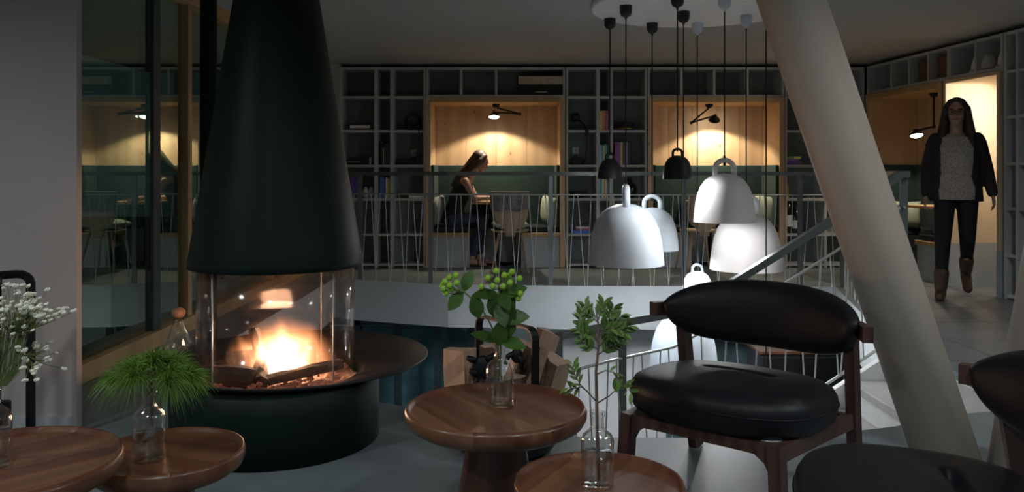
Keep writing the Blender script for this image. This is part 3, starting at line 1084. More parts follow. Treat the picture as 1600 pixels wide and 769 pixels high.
# small black devices, ring with cord, sockets
t = thing('media_player', 'low black media player on the shelf near the hood', 'player', (bx(557), D0 + .14, ROWS[3] + .014))
MB().box(-.135, .135, -.11, .11, .006, .062).bevel(.004).build('case', 'soft_black', t)
for i in range(6):
    MB().box(-.11 + i * .026, -.095 + i * .026, -.113, -.109, .03, .04).build('button', 'shelf_grey', t)
MB().box(.138, .165, -.10, .02, 0, .09).bevel(.003).build('side_box', 'shelf_grey', t)
t = tag(MB().box(-.085, .085, -.1, .1, 0, .066).bevel(.012, 2).build('storage_box', 'soft_black'), 'black flat box under the black ring, left of the woman\'s booth', 'box')
t.location = (bx(634), D0 + .16, ROWS[3] + .014)
t = thing('headphones', 'black round headphones propped on the shelf with their cord hanging down', 'headphones', (bx(643), D0 + .10, ROWS[4] + .014))
pts = [Vector((.085 * math.cos(a), .02 * math.sin(a * 2), .10 + .085 * math.sin(a))) for a in [PI * 2 * i / 28 - PI * .2 for i in range(26)]]
MB().tube(pts, [(.014, .022)] * len(pts), 10).build('band', 'soft_black', t)
for sx in (-.035, .05):
    MB().ball((sx, -.012, .048), .045, 14, sc=(1, .65, 1)).build('ear_cushion', 'soft_black', t)
cp = [(.07, -.03, .02), (.085, -.115, 0), (.088, -.125, -.06), (.086, -.122, -.2), (.07, -.11, -.30), (.055, -.105, -.27), (.06, -.11, -.24)]
MB().tube(cp, .006, 6).build('cord', 'soft_black', t)
for px, py in ((646, 238), (900, 234)):
    s = thing('wall_socket', 'white wall socket at the back of the shelf ' + ('below the headphones' if px < 700 else 'below the clamped desk lamp'), 'socket', (bx(px) * 1.03, D0 + SD, bz(py)))
    MB().box(-.04, .04, -.012, 0, -.04, .04).bevel(.004).build('plate', 'white_gloss', s)
    MB().lathe([(.014, 0), (.014, .004), (.0, .004)], 14).build('insert', 'shelf_grey', s).matrix_local = Matrix.Translation((0, -.012, 0)) @ Matrix.Rotation(PI / 2, 4, 'X')
# two white vases
for k, px in enumerate((568.5, 577)):
    o = MB().lathe([(0, 0), (.022, 0), (.034, .03), (.036, .07), (.022, .115), (.014, .13), (.010, .128), (.016, .10), (0, .09)], 18).build('small_vase', 'white_gloss')
    o.location = (bx(px), D0 + .12, ROWS[2] + .014)
    tag(o, 'small white bulbous vase ' + ('next to the violet books' if k == 0 else 'between its twin vase and the bookcase upright'), 'vase', 'pair of small white vases')
# clamped desk lamp
t = thing('desk_lamp', 'black desk lamp with round head clamped to the shelf beside the books', 'lamp', (bx(917), D0 + .02, ROWS[4]))
MB().box(-.02, .02, -.02, .05, -.045, .035).bevel(.004).build('clamp', 'metal_black', t)
MB().tube([(0, .03, .03), (-.03, .05, .085), (-.10, .06, .14)], .009, 8).build('arm', 'metal_black', t)
mb = MB().lathe([(0, .06), (.02, .055), (.045, .03), (.062, 0), (.058, 0), (.03, .03), (0, .04)], 20)
rm = Euler((1.25, 0, -.5)).to_matrix()
for v in mb.bm.verts:
    v.co = rm @ v.co + Vector((-.135, .03, .165))
mb.build('head', 'metal_black', t)
MB().tube([(0, .03, -.04), (.005, .02, -.2), (-.01, .03, -.33), (-.05, .08, -.36)], .004, 6).build('cord', 'metal_black', t)
# dark ornament under the lamp, bowl, dark round bottle
o = thing('toy_car', 'dark model car on the shelf under the clamped lamp', 'ornament', (bx(904), D0 + .12, ROWS[3] + .014))
MB().box(-.10, .10, -.04, .04, .018, .055).bevel(.012, 2).build('body', 'soft_black', o)
MB().box(-.05, .04, -.035, .035, .05, .092).bevel(.012, 2).build('cabin', 'soft_black', o)
for sx in (-.06, .06):
    for sy in (-.04, .04):
        MB().ball((sx, sy, .022), .022, 10, sc=(1, .35, 1)).build('wheel', 'metal_black', o)
o = MB().lathe([(0, 0), (.05, 0), (.055, .008), (.10, .05), (.115, .078), (.105, .080), (.09, .05), (.04, .02), (0, .018)], 28).build('bowl', 'soft_black')
o.location = (bx(905), D0 + .15, ROWS[2] + .014)
tag(o, 'dark shallow bowl on the shelf left of the white pendant', 'bowl')
o = MB().lathe([(0, 0), (.05, 0), (.078, .05), (.085, .10), (.07, .155), (.03, .19), (.022, .24), (.026, .245), (.0, .245)], 24).build('flask', 'bottle_dark')
o.location = (bx(986), D0 + .15, ROWS[2] + .014)
tag(o, 'dark round bellied flask behind the big white pendant', 'flask')
# cap
t = thing('peaked_cap', 'black peaked cap with gold band on the shelf between the booths', 'cap', (bx(978), D0 + .15, ROWS[4] + .014))
MB().lathe([(0, .085), (.07, .095), (.115, .085), (.125, .070), (.105, .05), (.095, .035), (.095, 0), (.085, 0), (0, .03)], 28).build('crown', 'soft_black', t)
MB().lathe([(.096, .012), (.099, .012), (.099, .028), (.096, .028)], 28, closed=True).build('band', 'gold_foil', t)
mb = MB().lathe([(.09, .02), (.15, .004), (.15, .0), (.09, .014)], 28, closed=True)
bmesh.ops.delete(mb.bm, geom=[v for v in mb.bm.verts if v.co.y > -.05], context='VERTS')
mb.build('visor', 'metal_black', t)

# champagne bottles
def champagne(label, px, h, foil, dy=.12):
    t = thing('champagne_bottle', label, 'bottle', (bx(px), D0 + dy, ROWS[1] + .014))
    k = h
    MB().lathe([(0, 0), (.13 * k, 0), (.135 * k, .02 * k), (.135 * k, .48 * k), (.11 * k, .60 * k), (.06 * k, .70 * k), (.048 * k, .74 * k), (.045 * k, .97 * k), (0, .97 * k)], 24).build('glass', 'bottle_dark', t)
    MB().lathe([(.064 * k, .70 * k), (.053 * k, .75 * k), (.049 * k, .97 * k), (.055 * k, .985 * k), (.045 * k, k), (0, k)], 20).build('foil', foil, t)
    mb = MB().lathe([(.138 * k, .14 * k), (.138 * k, .38 * k)], 24)
    bmesh.ops.delete(mb.bm, geom=[v for v in mb.bm.verts if v.co.y > -.02], context='VERTS')
    mb.build('label_paper', 'white_gloss', t)
    return t
champagne('large dark champagne bottle with gold foil neck by the corner shelf', 1234.5, .56, 'gold_foil')
champagne('dark champagne bottle with black foil and white label by the corner shelf', 1247.5, .40, 'soft_black', .10)

# right wall: boxes and helmets over the booths
for k, (pa, pb, lab) in enumerate(((1423, 1449, 'brown storage box in the overhead compartment farther from the doorway recess'), (1453, 1482, 'brown storage box in the overhead compartment nearer the doorway recess'))):
    u0, u1 = ud(pa) + .02, ud(pb) - .04
    o = MB().box(0, u1 - u0, 0, .24, 0, .21).bevel(.006).build('body', 'box_brown')
    t = thing('storage_box', lab, 'box', CR + rdir * u0 + vdir * .07 + Vector((0, 0, 2.034)), RZ)
    o.parent = t
    MB().box(-.004, u1 - u0 + .004, -.004, .244, .17, .215).bevel(.004).build('lid', 'box_brown', t)
for px, lab in ((1512, 'white helmet in the overhead compartment right above the recess'), (1553, 'white helmet in the overhead compartment beside the tall side bookcase')):
    t = thing('helmet', lab, 'helmet', CR + rdir * (ud(px) + .05) + vdir * .14 + Vector((0, 0, 2.034)), RZ)
    MB().lathe([(.105, .02), (.118, .03), (.115, .08), (.095, .14), (.055, .175), (0, .185)], 22).build('shell', 'white_gloss', t)
    MB().lathe([(.105, 0), (.132, .0), (.135, .012), (.112, .03), (.105, .02)], 22, closed=True).build('brim', 'shelf_grey', t)

# ------------------------------------------------------------------ pendants
DISC = Vector((1.40, 6.10, CEIL))
disc = tag(MB().lathe([(0, -.05), (.79, -.05), (.805, -.045), (.81, -.03), (.80, 0), (0, 0)], 64).build('ceiling_disc', 'disc_white'), 'large round white disc on the ceiling carrying the pendant cables', 'ceiling rose')
disc.location = DISC
DZ = CEIL - .05


def bell(label, px, d, rim_px, dia, black=False, rose_black=True, turn=0.0, power=12.0, lit=True, rose=True, cream=False):
    R_ = dia / 2
    H = dia * .80
    zr = Z(rim_px, d)
    t = thing('pendant_lamp', label, 'lamp', (X(px, d), d, zr), turn)
    m = 'bell_black' if black else 'bell_cream' if cream else 'bell_white'
    pr = [(1, 0), (.992, .06), (.97, .2), (.935, .38), (.875, .56), (.78, .72), (.64, .85), (.46, .93), (.25, .98), (0, 1.0)]
    inn = [(r * .965, z * .965) for r, z in pr][::-1]
    inn[-1] = (.965, 0.0)
    MB().lathe([(r * R_, z * H) for r, z in pr] + [(r * R_, z * H) for r, z in inn[0:]] + [(R_, 0)], 48).build('shade', m, t)
    # handle loop
    hw, hh, th = dia * .155, dia * .20, dia * .048
    pts = [Vector((-hw, 0, H * .93))]
    pts += [Vector((hw * math.cos(a), 0, H * .985 + (hh - hw * .0) * .42 + hw * .9 * math.sin(a))) for a in [PI - PI * i / 12 for i in range(13)]]
    pts += [Vector((hw, 0, H * .93))]
    MB().tube(pts, [(th, th * .9)] * len(pts), 12, up=(0, 1, 0)).build('handle', m, t)
    zt = H * .985 + hh * .42 + hw * .9
    MB().tube([(0, 0, zt - th * 1.9), (0, 0, zt + th * 1.6)], dia * .022, 10).build('cable_grip', 'cable', t)
    top = DZ - zr
    MB().tube([(0, 0, zt), (0, 0, top)], .0048, 6).build('cable', 'cable', t)
    if rose:
        MB().lathe([(0, top), (.046, top), (.044, top - .055), (.034, top - .075), (.012, top - .085), (.008, top - .10), (0, top - .10)], 22).build('ceiling_rose', 'bell_black' if rose_black else 'bell_white', t)
    if lit:
        br = min(.045, dia * .11)
        MB().ball((0, 0, H * .34), br, 14).build('bulb', 'bulb_glow', t)
        MB().lathe([(0, H * .955), (.02, H * .955), (.02, H * .34 + br * .8), (0, H * .34 + br * .8)], 12).build('socket', 'cable', t)
        l = light('bulb_light', 'POINT', (0, 0, H * .34 - br - .035), power, (.93, .97, 1.0), shadow_soft_size=.03)
        l.parent = t
    return t


bell('small black bell pendant hanging in front of the bookshelf', 953, 6.48, 279, .197, True, power=5)
bell('small black bell pendant hanging in front of the second booth', 1058.5, 5.62, 280, .205, True, power=5)
bell('largest white bell pendant, hung lowest over the bridge, its handle turned edge-on', 978, 5.98, 413, .555, turn=PI / 2 - .1, power=13)
bell('medium white bell pendant half hidden behind the largest one', 1019, 6.68, 390, .43, power=9)
bell('medium white bell pendant hung highest of the white ones', 1132, 5.70, 347, .425, rose_black=False, power=5.5, cream=True)
bell('large white bell pendant under the highest white one', 1166, 6.35, 421, .555, rose_black=False, power=9, cream=True)
bell('white bell pendant hanging far down the stairwell behind the lounge chair', 1068, 6.20, 574, .51, power=12)
bell('small white bell pendant just above the lounge chair back', 1089.5, 6.68, 462, .25, rose_black=False, power=2)
bell('white bell pendant deep in the stairwell on the longest cable', 1197, 5.75, 700, .42, power=5)

# ------------------------------------------------------------------ fireplace
FC = Vector((X(433, 3.42), 3.42, 0))
fp = thing('fireplace', 'round open fireplace with black cone hood, glass cylinder and wide black rim', 'fireplace', FC)
MB().lathe([(0, 0), (.42, 0), (.42, .262), (.412, .268), (.335, .268), (.335, .21), (0, .21)], 72).build('base', 'hood_black', fp)
mb = MB().lathe([(.345, .268), (.36, .262), (.57, .286), (.578, .292), (.574, .297), (.36, .276)], 80, closed=True)
for v in mb.bm.verts:
    r = math.hypot(v.co.x, v.co.y)
    k = (r - .345) / .235
    v.co.x += .03 * k
    v.co.y += .20 * k
mb.build('rim_plate', 'plate_black', fp)
MB().lathe([(.317, .262), (.317, .76), (.311, .76), (.311, .262)], 72, closed=True).build('glass_cylinder', 'fire_glass', fp)
hood = [(.352, .715), (.352, .735), (.343, .79), (.318, .94), (.285, 1.14), (.25, 1.35), (.213, 1.58), (.172, 1.83), (.13, 2.1), (.10, 2.30), (.10, CEIL)]
MB().lathe(hood + [(r - .006, z) for r, z in hood[::-1]], 80, closed=True).build('hood', 'hood_black', fp)
MB().lathe([(.325, .72), (.340, .72), (.340, .75), (.325, .75)], 64, closed=True).build('hood_ring', 'metal_black', fp)
# vertical glass joints with clips
for a in (-2.15, -.55, 1.2):
    c, s_ = math.cos(a), math.sin(a)
    MB().tube([(c * .318, s_ * .318, .27), (c * .318, s_ * .318, .75)], .0035, 6).build('glass_seam', 'rod_steel', fp)
# ash bed
mb = MB()
n = 40
for i in range(n):
    for j in range(n):
        pass
rg = []
for i in range(13):
    r = .33 * i / 12
    rg.append([mb.bm.verts.new((r * math.cos(2 * PI * j / 48), r * math.sin(2 * PI * j / 48), .235 + .02 * rnd.random() + .03 * (1 - i / 12))) for j in range(48)] if i else [mb.bm.verts.new((0, 0, .27))])
for a, b in zip(rg, rg[1:]):
    for j in range(48):
        k = (j + 1) % 48
        mb.bm.faces.new((a[0], b[j], b[k]) if len(a) == 1 else (a[j], b[j], b[k], a[k]))
stuff(mb.build('ash_bed', 'ash', fp))
eb = MB()
for i in range(130):
    a, r = rnd.uniform(0, 2 * PI), .29 * math.sqrt(rnd.random())
    eb.ball((r * math.cos(a), r * math.sin(a), .262 + .02 * rnd.random()), rnd.uniform(.006, .018), 5, sc=(1, rnd.uniform(.6, 1), .7))
stuff(eb.build('embers', 'ash', fp))


def log_mesh(L, r, kind='split', seed=0, cut='log_cut'):
    g = random.Random(seed)
    mb = MB()
    if kind == 'split':
        ang = [0, .35, .8, 1.2, 1.6]
        sec = [(0, 0)] + [(r * math.cos(a), r * math.sin(a)) for a in ang]
    else:
        sec = [(r * math.cos(2 * PI * i / 10), r * math.sin(2 * PI * i / 10)) for i in range(10)]
    cx = sum(p[0] for p in sec) / len(sec)
    cy = sum(p[1] for p in sec) / len(sec)
    rings = []
    for k in range(6):
        z = L * k / 5
        rings.append([mb.bm.verts.new((p[0] - cx + g.uniform(-.004, .004), p[1] - cy + g.uniform(-.004, .004), z + (g.uniform(-.006, .006) if k in (0, 5) else 0))) for p in sec])
    n = len(sec)
    for a, b in zip(rings, rings[1:]):
        for i in range(n):
            j = (i + 1) % n
            f = mb.bm.faces.new((a[i], a[j], b[j], b[i]))
            f.material_index = 0 if (kind == 'split' and i in (0, n - 1)) else 1
    mb.bm.faces.new(rings[0][::-1]).material_index = 0
    mb.bm.faces.new(rings[-1]).material_index = 0
    return mb


def put_log(label, base, direction, L, r, roll, kind='split', seed=0, mats=('log_cut', 'log_bark'), group=None):
    o = log_mesh(L, r, kind, seed).build('firewood_log', list(mats))
    q = Vector(direction).to_track_quat('Z', 'Y').to_matrix().to_4x4() @ Matrix.Rotation(roll, 4, 'Z')
    o.matrix_world = Matrix.Translation(base) @ q
    return tag(o, label, 'log', group)


ch = ('log_char', 'log_char')
for i, (b, dr_, L, r, lab) in enumerate((((-.20, -.02, .30), (1, .25, .06), .36, .06, 'charred log lying across the ashes at the back of the fire'),
                                    ((.02, -.20, .285), (.8, .45, .10), .30, .045, 'charred log slanting to the right in the glass fireplace'),
                                    ((-.22, -.13, .285), (.9, -.3, .02), .22, .045, 'charred log at the left front of the ashes'),
                                    ((-.07, .0, .29), (-.15, -.15, 1), .17, .045, 'charred upright log stub beside the flames'),
                                    ((.0, -.22, .28), (-.25, .8, .16), .22, .03, 'short charred log end pointing forward in the fire'))):
    put_log(lab, FC + Vector(b), dr_, L, r, i * 1.3, 'split' if i % 2 else 'round', i, ch)

# flames: emitting volume
fm = bpy.data.materials.new('flame')
fm.use_nodes = True
nt = fm.node_tree
nt.nodes.clear()
out = nt.nodes.new('ShaderNodeOutputMaterial')
pv = nt.nodes.new('ShaderNodeEmission')
tc = nt.nodes.new('ShaderNodeTexCoord')
mp = nt.nodes.new('ShaderNodeMapping')
mp.inputs['Scale'].default_value = (7, 7, 3.4)
nz = nt.nodes.new('ShaderNodeTexNoise')
nz.inputs['Scale'].default_value = 1.0
nz.inputs['Detail'].default_value = 3
nz.inputs['Distortion'].default_value = 1.2
nt.links.new(tc.outputs['Object'], mp.inputs[0])
nt.links.new(mp.outputs[0], nz.inputs['Vector'])
# soft core: distance from a point low in the flame
mp2 = nt.nodes.new('ShaderNodeMapping')
mp2.vector_type = 'POINT'
mp2.inputs['Location'].default_value = (0, 0, -.32)
mp2.inputs['Scale'].default_value = (4.2, 5.6, 4.6)
nt.links.new(tc.outputs['Object'], mp2.inputs[0])
ln = nt.nodes.new('ShaderNodeVectorMath')
ln.operation = 'LENGTH'
nt.links.new(mp2.outputs[0], ln.inputs[0])
mr = nt.nodes.new('ShaderNodeMapRange')
mr.inputs['From Min'].default_value = 1.0
mr.inputs['From Max'].default_value = 0.0
mr.inputs['To Min'].default_value = 0.0
mr.inputs['To Max'].default_value = 1.0
nt.links.new(ln.outputs['Value'], mr.inputs[0])
nr = nt.nodes.new('ShaderNodeMapRange')
nr.inputs['From Min'].default_value = .40
nr.inputs['From Max'].default_value = .66
nt.links.new(nz.outputs[0], nr.inputs[0])
ad = nt.nodes.new('ShaderNodeMath')
ad.operation = 'MULTIPLY'
pw = nt.nodes.new('ShaderNodeMath')
pw.operation = 'POWER'
pw.inputs[1].default_value = 1.7
nt.links.new(mr.outputs[0], pw.inputs[0])
ofs = nt.nodes.new('ShaderNodeMath')
ofs.operation = 'MULTIPLY_ADD'
ofs.inputs[1].default_value = 1.0
nt.links.new(nr.outputs[0], ofs.inputs[0])
nt.links.new(pw.outputs[0], ofs.inputs[2])
nt.links.new(pw.outputs[0], ad.inputs[0])
nt.links.new(ofs.outputs[0], ad.inputs[1])
st_ = nt.nodes.new('ShaderNodeMath')
st_.operation = 'MULTIPLY'
st_.inputs[1].default_value = 95.0
nt.links.new(ad.outputs[0], st_.inputs[0])
cr_ = nt.nodes.new('ShaderNodeValToRGB')
cr_.color_ramp.elements[0].color = (1.0, .36, .13, 1)
cr_.color_ramp.elements[1].color = (1.0, .78, .50, 1)
cr_.color_ramp.elements[1].position = .6
nt.links.new(ad.outputs[0], cr_.inputs[0])
nt.links.new(cr_.outputs[0], pv.inputs['Color'])
nt.links.new(st_.outputs[0], pv.inputs['Strength'])
nt.links.new(pv.outputs[0], out.inputs['Volume'])
MATS['flame'] = fm
fl = MB().ball((0, 0, .15), .21, 20, sc=(1.25, .95, 1.1)).build('flames', 'flame', None)
fl.location = FC + Vector((.02, -.02, .235))
tag(fl, 'bright yellow flames burning on the logs behind the glass', 'fire')
light('fire_light', 'POINT', FC + Vector((.01, -.04, .40)), 7, (1.0, .60, .38), shadow_soft_size=.09)

# carafe with cork ball on the rim plate
cf = thing('carafe', 'clear glass carafe with cork ball stopper on the fireplace rim', 'carafe', at(279, 560, 3.50) * Vector((1, 1, 0)) if False else Vector((X(279, 3.62), 3.62, .297)))
MB().lathe([(0, 0), (.045, 0), (.055, .01), (.056, .05), (.04, .10), (.022, .14), (.022, .165), (.020, .165), (.020, .14), (.037, .10), (.052, .05), (.05, .012), (0, .006)], 28).build('glass', 'bottle_glass', cf)
MB().ball((0, 0, .185), .03, 16, sc=(1, 1, .8)).build('stopper', 'cork', cf)

# ------------------------------------------------------------------ side tables
def side_table(label, loc, r, h, turn, strips=7):
    t = thing('side_table', label, 'table', loc, turn)
    prof = [(0, h - .012), (r * .90, h - .012), (r * .935, h - .009), (r * .955, h), (r * .98, h + .002), (r, h - .012), (r * .995, h - .028), (r * .96, h - .045), (r * .86, h - .06), (r * .5, h - .066), (0, h - .066)]
    base = MB().lathe(prof, 72).bm
    ws = [0]
    g = random.Random(int(r * 1000 + h * 100 + turn * 10))
    for i in range(strips):
        ws.append(ws[-1] + g.uniform(.7, 1.35))
    for i in range(strips):
        a = -r + 2 * r * ws[i] / ws[-1]
        b = -r + 2 * r * ws[i + 1] / ws[-1]
        bm = base.copy()
        for x, nrm in ((a, -1), (b, 1)):
            if (i == 0 and nrm < 0) or (i == strips - 1 and nrm > 0):
                continue
            bmesh.ops.bisect_plane(bm, geom=list(bm.verts) + list(bm.edges) + list(bm.faces), plane_co=(x, 0, 0), plane_no=(nrm, 0, 0), clear_outer=True)
        mb = MB()
        mb.bm.free()
        mb.bm = bm
        mb.build('top_stave', ('walnut_red', 'walnut_pale', 'walnut', 'walnut_pale', 'walnut_red', 'walnut_pale', 'walnut')[(i + int(turn * 10)) % 7], t)
    base.free()
    n = 8
    rb, rt = r * .52, r * .30
    for i in range(n):
        a0, a1 = 2 * PI * i / n, 2 * PI * (i + 1) / n
        mb = MB()
        lo, hi = [], []
        for k in range(5):
            a = a0 + (a1 - a0) * k / 4
            lo.append(mb.bm.verts.new((rb * math.cos(a), rb * math.sin(a), 0)))
            hi.append(mb.bm.verts.new((rt * math.cos(a), rt * math.sin(a), h - .066)))
        for k in range(4):
            mb.bm.faces.new((lo[k], lo[k + 1], hi[k + 1], hi[k])).smooth = True
        c0 = mb.bm.verts.new((0, 0, 0))
        mb.bm.faces.new([c0] + lo[::-1])
        mb.build('pedestal_stave', 'walnut_leg', t)
    return t


side_table('larger round walnut side table holding the berry sprig bottle, beside the log basket', (X(775, 2.39), 2.39, 0), .265, .42, .55, 7)
side_table('small round walnut side table holding the leafy twig bottle, beside the lounge chair', (X(936, 1.97), 1.97, 0), .205, .36, -.5, 6)
side_table('small round walnut side table holding the pine sprig bottle, beside the fireplace', (X(262, 2.23), 2.23, 0), .202, .345, 1.25, 6)
side_table('larger round walnut side table holding the white flower bottle, near the plaster wall', (X(-4, 1.93), 1.93, 0), .270, .42, -.75, 7)


# ------------------------------------------------------------------ bottles with sprigs
def bottle(label, loc, k=1.0, water=.085):
    t = thing('glass_bottle', label, 'vase', loc)
    o = [(0, 0), (.037, 0), (.041, .004), (.041, .112), (.036, .126), (.022, .138), (.0165, .146), (.0155, .172), (.019, .174), (.019, .184), (.0145, .184)]
    i = [(.0125, .17), (.0125, .146), (.018, .137), (.033, .124), (.0375, .111), (.0375, .016), (.03, .010), (0, .012)]
    MB().lathe([(r * k, z * k) for r, z in o + i], 36).build('glass', 'bottle_glass', t)
    MB().lathe([(0, .0125 * k), (.03 * k, .0105 * k), (.037 * k, .017 * k), (.037 * k, water * k), (0, water * k)], 28).build('water', 'water', t)
    return t


BH = .184
B1 = Vector((X(781, 2.42), 2.42, .409))
B2 = Vector((X(933, 1.97), 1.965, .349))
B0 = Vector((X(233, 2.19), 2.19, .334))
Bm = Vector((X(-12, 1.93), 1.93, .409))
bottle('clear glass bottle with a berry sprig on the larger walnut table', B1)
bottle('clear glass bottle with a leafy twig on the small walnut table', B2, .97)
bottle('clear glass bottle with a pine sprig on the small walnut table', B0, 1.0, .075)
bottle('clear glass bottle with white flowers on the table by the plaster wall', Bm)


def leaf_mesh(name, L, W, m, curl=.15, fold=.25):
    mb = MB()
    prof = [(0, .02), (.12, .45), (.32, .92), (.55, 1.0), (.78, .66), (.93, .26), (1, 0)]
    mid, lf, rt = [], [], []
    for s, w in prof:
        y = s * L
        z = -curl * L * s * s
        mid.append(mb.bm.verts.new((0, y, z)))
        if w > 0:
            lf.append(mb.bm.verts.new((-w * W / 2, y, z + fold * w * W / 2)))
            rt.append(mb.bm.verts.new((w * W / 2, y, z + fold * w * W / 2)))
    for i in range(len(prof) - 1):
        if i < len(lf) - 1:
            mb.bm.faces.new((mid[i], mid[i + 1], lf[i + 1], lf[i])).smooth = True
            mb.bm.faces.new((mid[i + 1], mid[i], rt[i], rt[i + 1])).smooth = True
        else:
            mb.bm.faces.new((mid[i], mid[i + 1], lf[i])).smooth = True
            mb.bm.faces.new((mid[i + 1], mid[i], rt[i])).smooth = True
    me = mb.mesh(name, recalc=False)
    me.materials.append(M(m))
    return me


def place_leaf(me, parent, p, direction, nrm=(0, 0, 1), s=1.0, name='leaf'):
    d = Vector(direction).normalized()
    n = Vector(nrm)
    n = (n - d * n.dot(d))
    n = n.normalized() if n.length > 1e-4 else d.orthogonal().normalized()
    x = d.cross(n)
    o = bpy.data.objects.new(name, me)
    C.objects.link(o)
    o.parent = parent
    o.matrix_local = Matrix.Translation(p) @ Matrix((x, d, n)).transposed().to_4x4() @ Matrix.Diagonal((s, s, s, 1))
    return o


# berry sprig (metres per pixel at its distance)
mpp = 2.42 / F
sp = thing('berry_sprig', 'hypericum sprig with broad leaves and lime green berries in the bottle by the log basket', 'plant', B1)
def q1(px, py, dy=0.0):
    return Vector(((px - 781) * mpp, dy, Z(py, 2.42) - B1.z))
stemA = [Vector((.010, .004, .03)), Vector((.002, 0, .10)), q1(782, 535), q1(780, 500), q1(778, 470), q1(780, 448)]
MB().tube(stemA, [.0028] * 6, 7).build('stem', 'stem', sp)
stemB = [Vector((-.014, .006, .03)), Vector((-.006, .003, .10)), q1(778, 535, .002), q1(766, 505, -.005), q1(752, 480, -.01), q1(735, 463, -.015), q1(722, 452, -.018)]
MB().tube(stemB, [.0025] * 7, 7).build('stem', 'stem', sp)
lm = leaf_mesh('leaf', .10, .058, 'leaf', .12, .22)
for (a, b, dy, nr_, s) in (((724, 455), (700, 484), -.01, (.1, -1, .5), .72), ((724, 456), (736, 424), .0, (-.3, -1, .2), .70), ((748, 497), (742, 462), -.02, (.1, -1, .15), .78),
                          ((778, 535), (742, 520), .0, (0, -.5, 1), .86), ((783, 532), (818, 536), -.03, (0, -.7, .8), .80), ((782, 530), (800, 496), -.02, (.1, -1, .2), .90), ((780, 540), (782, 500), -.03, (-.1, -1, .1), .85),
                          ((780, 500), (772, 462), -.02, (-.2, -1, .2), .95), ((782, 500), (800, 462), .0, (.3, -1, .1), .9), ((784, 498), (818, 492), -.02, (.1, -.9, .5), .85), ((780, 462), (745, 458), -.01, (0, -.6, .9), .82),
                          ((782, 462), (812, 452), .01, (.1, -.7, .7), .85), ((781, 458), (795, 475), -.05, (.1, -1, .3), .7), ((781, 462), (800, 442), .03, (.2, -1, .2), .8), ((779, 470), (790, 508), -.04, (0, -1, .1), .8)):
    p0, p1 = q1(a[0], a[1], dy * .3), q1(b[0], b[1], dy * 1.3)
    place_leaf(lm, sp, p0, p1 - p0, nr_, s)
bmh = MB().ball((0, 0, 0), .0092, 10, sc=(1, 1, 1.1)).mesh('berry')
bmh.materials.append(M('berry'))
for (x, y, dy) in ((695, 440, 0), (693, 450, -.01), (702, 434, .01), (703, 445, -.012), (712, 430, 0), (714, 441, -.01), (697, 458, 0), (690, 447, .012), (706, 452, 0),
                   (762, 434, 0), (775, 424, .01), (777, 437, -.012), (788, 430, .0), (797, 441, -.01), (800, 425, .006), (812, 435, 0), (813, 458, -.012), (786, 446, -.02), (752, 448, 0), (770, 446, -.015), (795, 432, .02), (810, 466, 0)):
    o = bpy.data.objects.new('berry', bmh)
    C.objects.link(o)
    o.parent = sp
    o.location = q1(x, y, dy)
    tgt = q1(722, 452, -.018) if x < 730 else q1(780, 452)
    MB().tube([o.location, (o.location + tgt) / 2 + Vector((0, 0, -.006)), tgt], .0012, 5).build('berry_stalk', 'stem', sp)

# leafy twig
mp2_ = 1.965 / F
tw = thing('leafy_twig', 'woody twig with many small green leaves in the bottle beside the lounge chair', 'plant', B2)
def q2(px, py, dy=0.0):
    return Vector(((px - 933) * mp2_, dy, Z(py, 1.965) - B2.z))
main = [Vector((.004, 0, .016)), q2(933, 680), q2(932, 630), q2(931, 580), q2(935, 540), q2(934, 505), q2(930, 480)]
MB().tube(main, [.0042, .0042, .004, .0036, .003, .0024, .0014], 7).build('stem', 'twig', tw)
brs = [[(932, 628), (918, 612), (905, 598), (896, 580), (893, 566)], [(933, 630), (952, 618), (964, 606), (975, 600), (985, 612)], [(932, 585), (945, 578), (958, 580), (966, 592)], [(933, 545), (950, 528), (962, 510), (972, 498)],
       [(934, 530), (915, 520), (908, 505), (910, 488)], [(935, 520), (948, 505), (955, 490), (958, 480)], [(934, 555), (948, 545), (962, 540), (972, 533)], [(933, 545), (918, 540), (908, 532)], [(935, 505), (922, 495), (916, 480)],
       [(935, 515), (955, 512), (972, 514), (982, 508)], [(934, 535), (925, 525), (912, 525), (903, 515)], [(934, 500), (940, 488), (945, 476)], [(935, 525), (945, 520), (958, 522), (975, 520)], [(918, 612), (908, 604), (898, 606), (888, 604)]]
ls = leaf_mesh('leaf', .027, .0098, 'leaf_small', .12, .3)
g = random.Random(21)
def twleaf(p, d, s):
    place_leaf(ls, tw, p, d, (g.uniform(-.6, .6), g.uniform(-1, -.2), g.uniform(-.1, .9)), s)
for bi, br in enumerate(brs):
    dy = g.uniform(-.04, .04)
    pts = [q2(x, y, dy * (i / (len(br) - 1))) for i, (x, y) in enumerate(br)]
    MB().tube(pts, [.0018 - .0011 * i / (len(pts) - 1) for i in range(len(pts))], 6).build('branch', 'twig', tw)
    L = sum((b - a).length for a, b in zip(pts, pts[1:]))
    nl = int(L / (.0085 if bi not in (0, 1, 2, 13) else .016)) + 2
    for k in range(nl):
        s0 = L * (.22 + .78 * k / (nl - 1)) * .999
        if bi in (0, 1, 2, 13):
            s0 = L * (.5 + .5 * k / (nl - 1)) * .999
        p = path_at(pts, s0)
        d = (path_at(pts, min(L, s0 + .004)) - path_at(pts, max(0, s0 - .004))).normalized()
        sd = 1 if k % 2 else -1
        lat = Vector((d.z, g.uniform(-.6, .6), -d.x)) * sd
        twleaf(p, d * .75 + lat * .8 + Vector((0, 0, g.uniform(-.1, .4))), g.uniform(.8, 1.15))
        if bi not in (0, 1, 2, 13):
            twleaf(p, d * .6 - lat * .8 + Vector((0, g.uniform(-.5, .5), .2)), g.uniform(.75, 1.1))

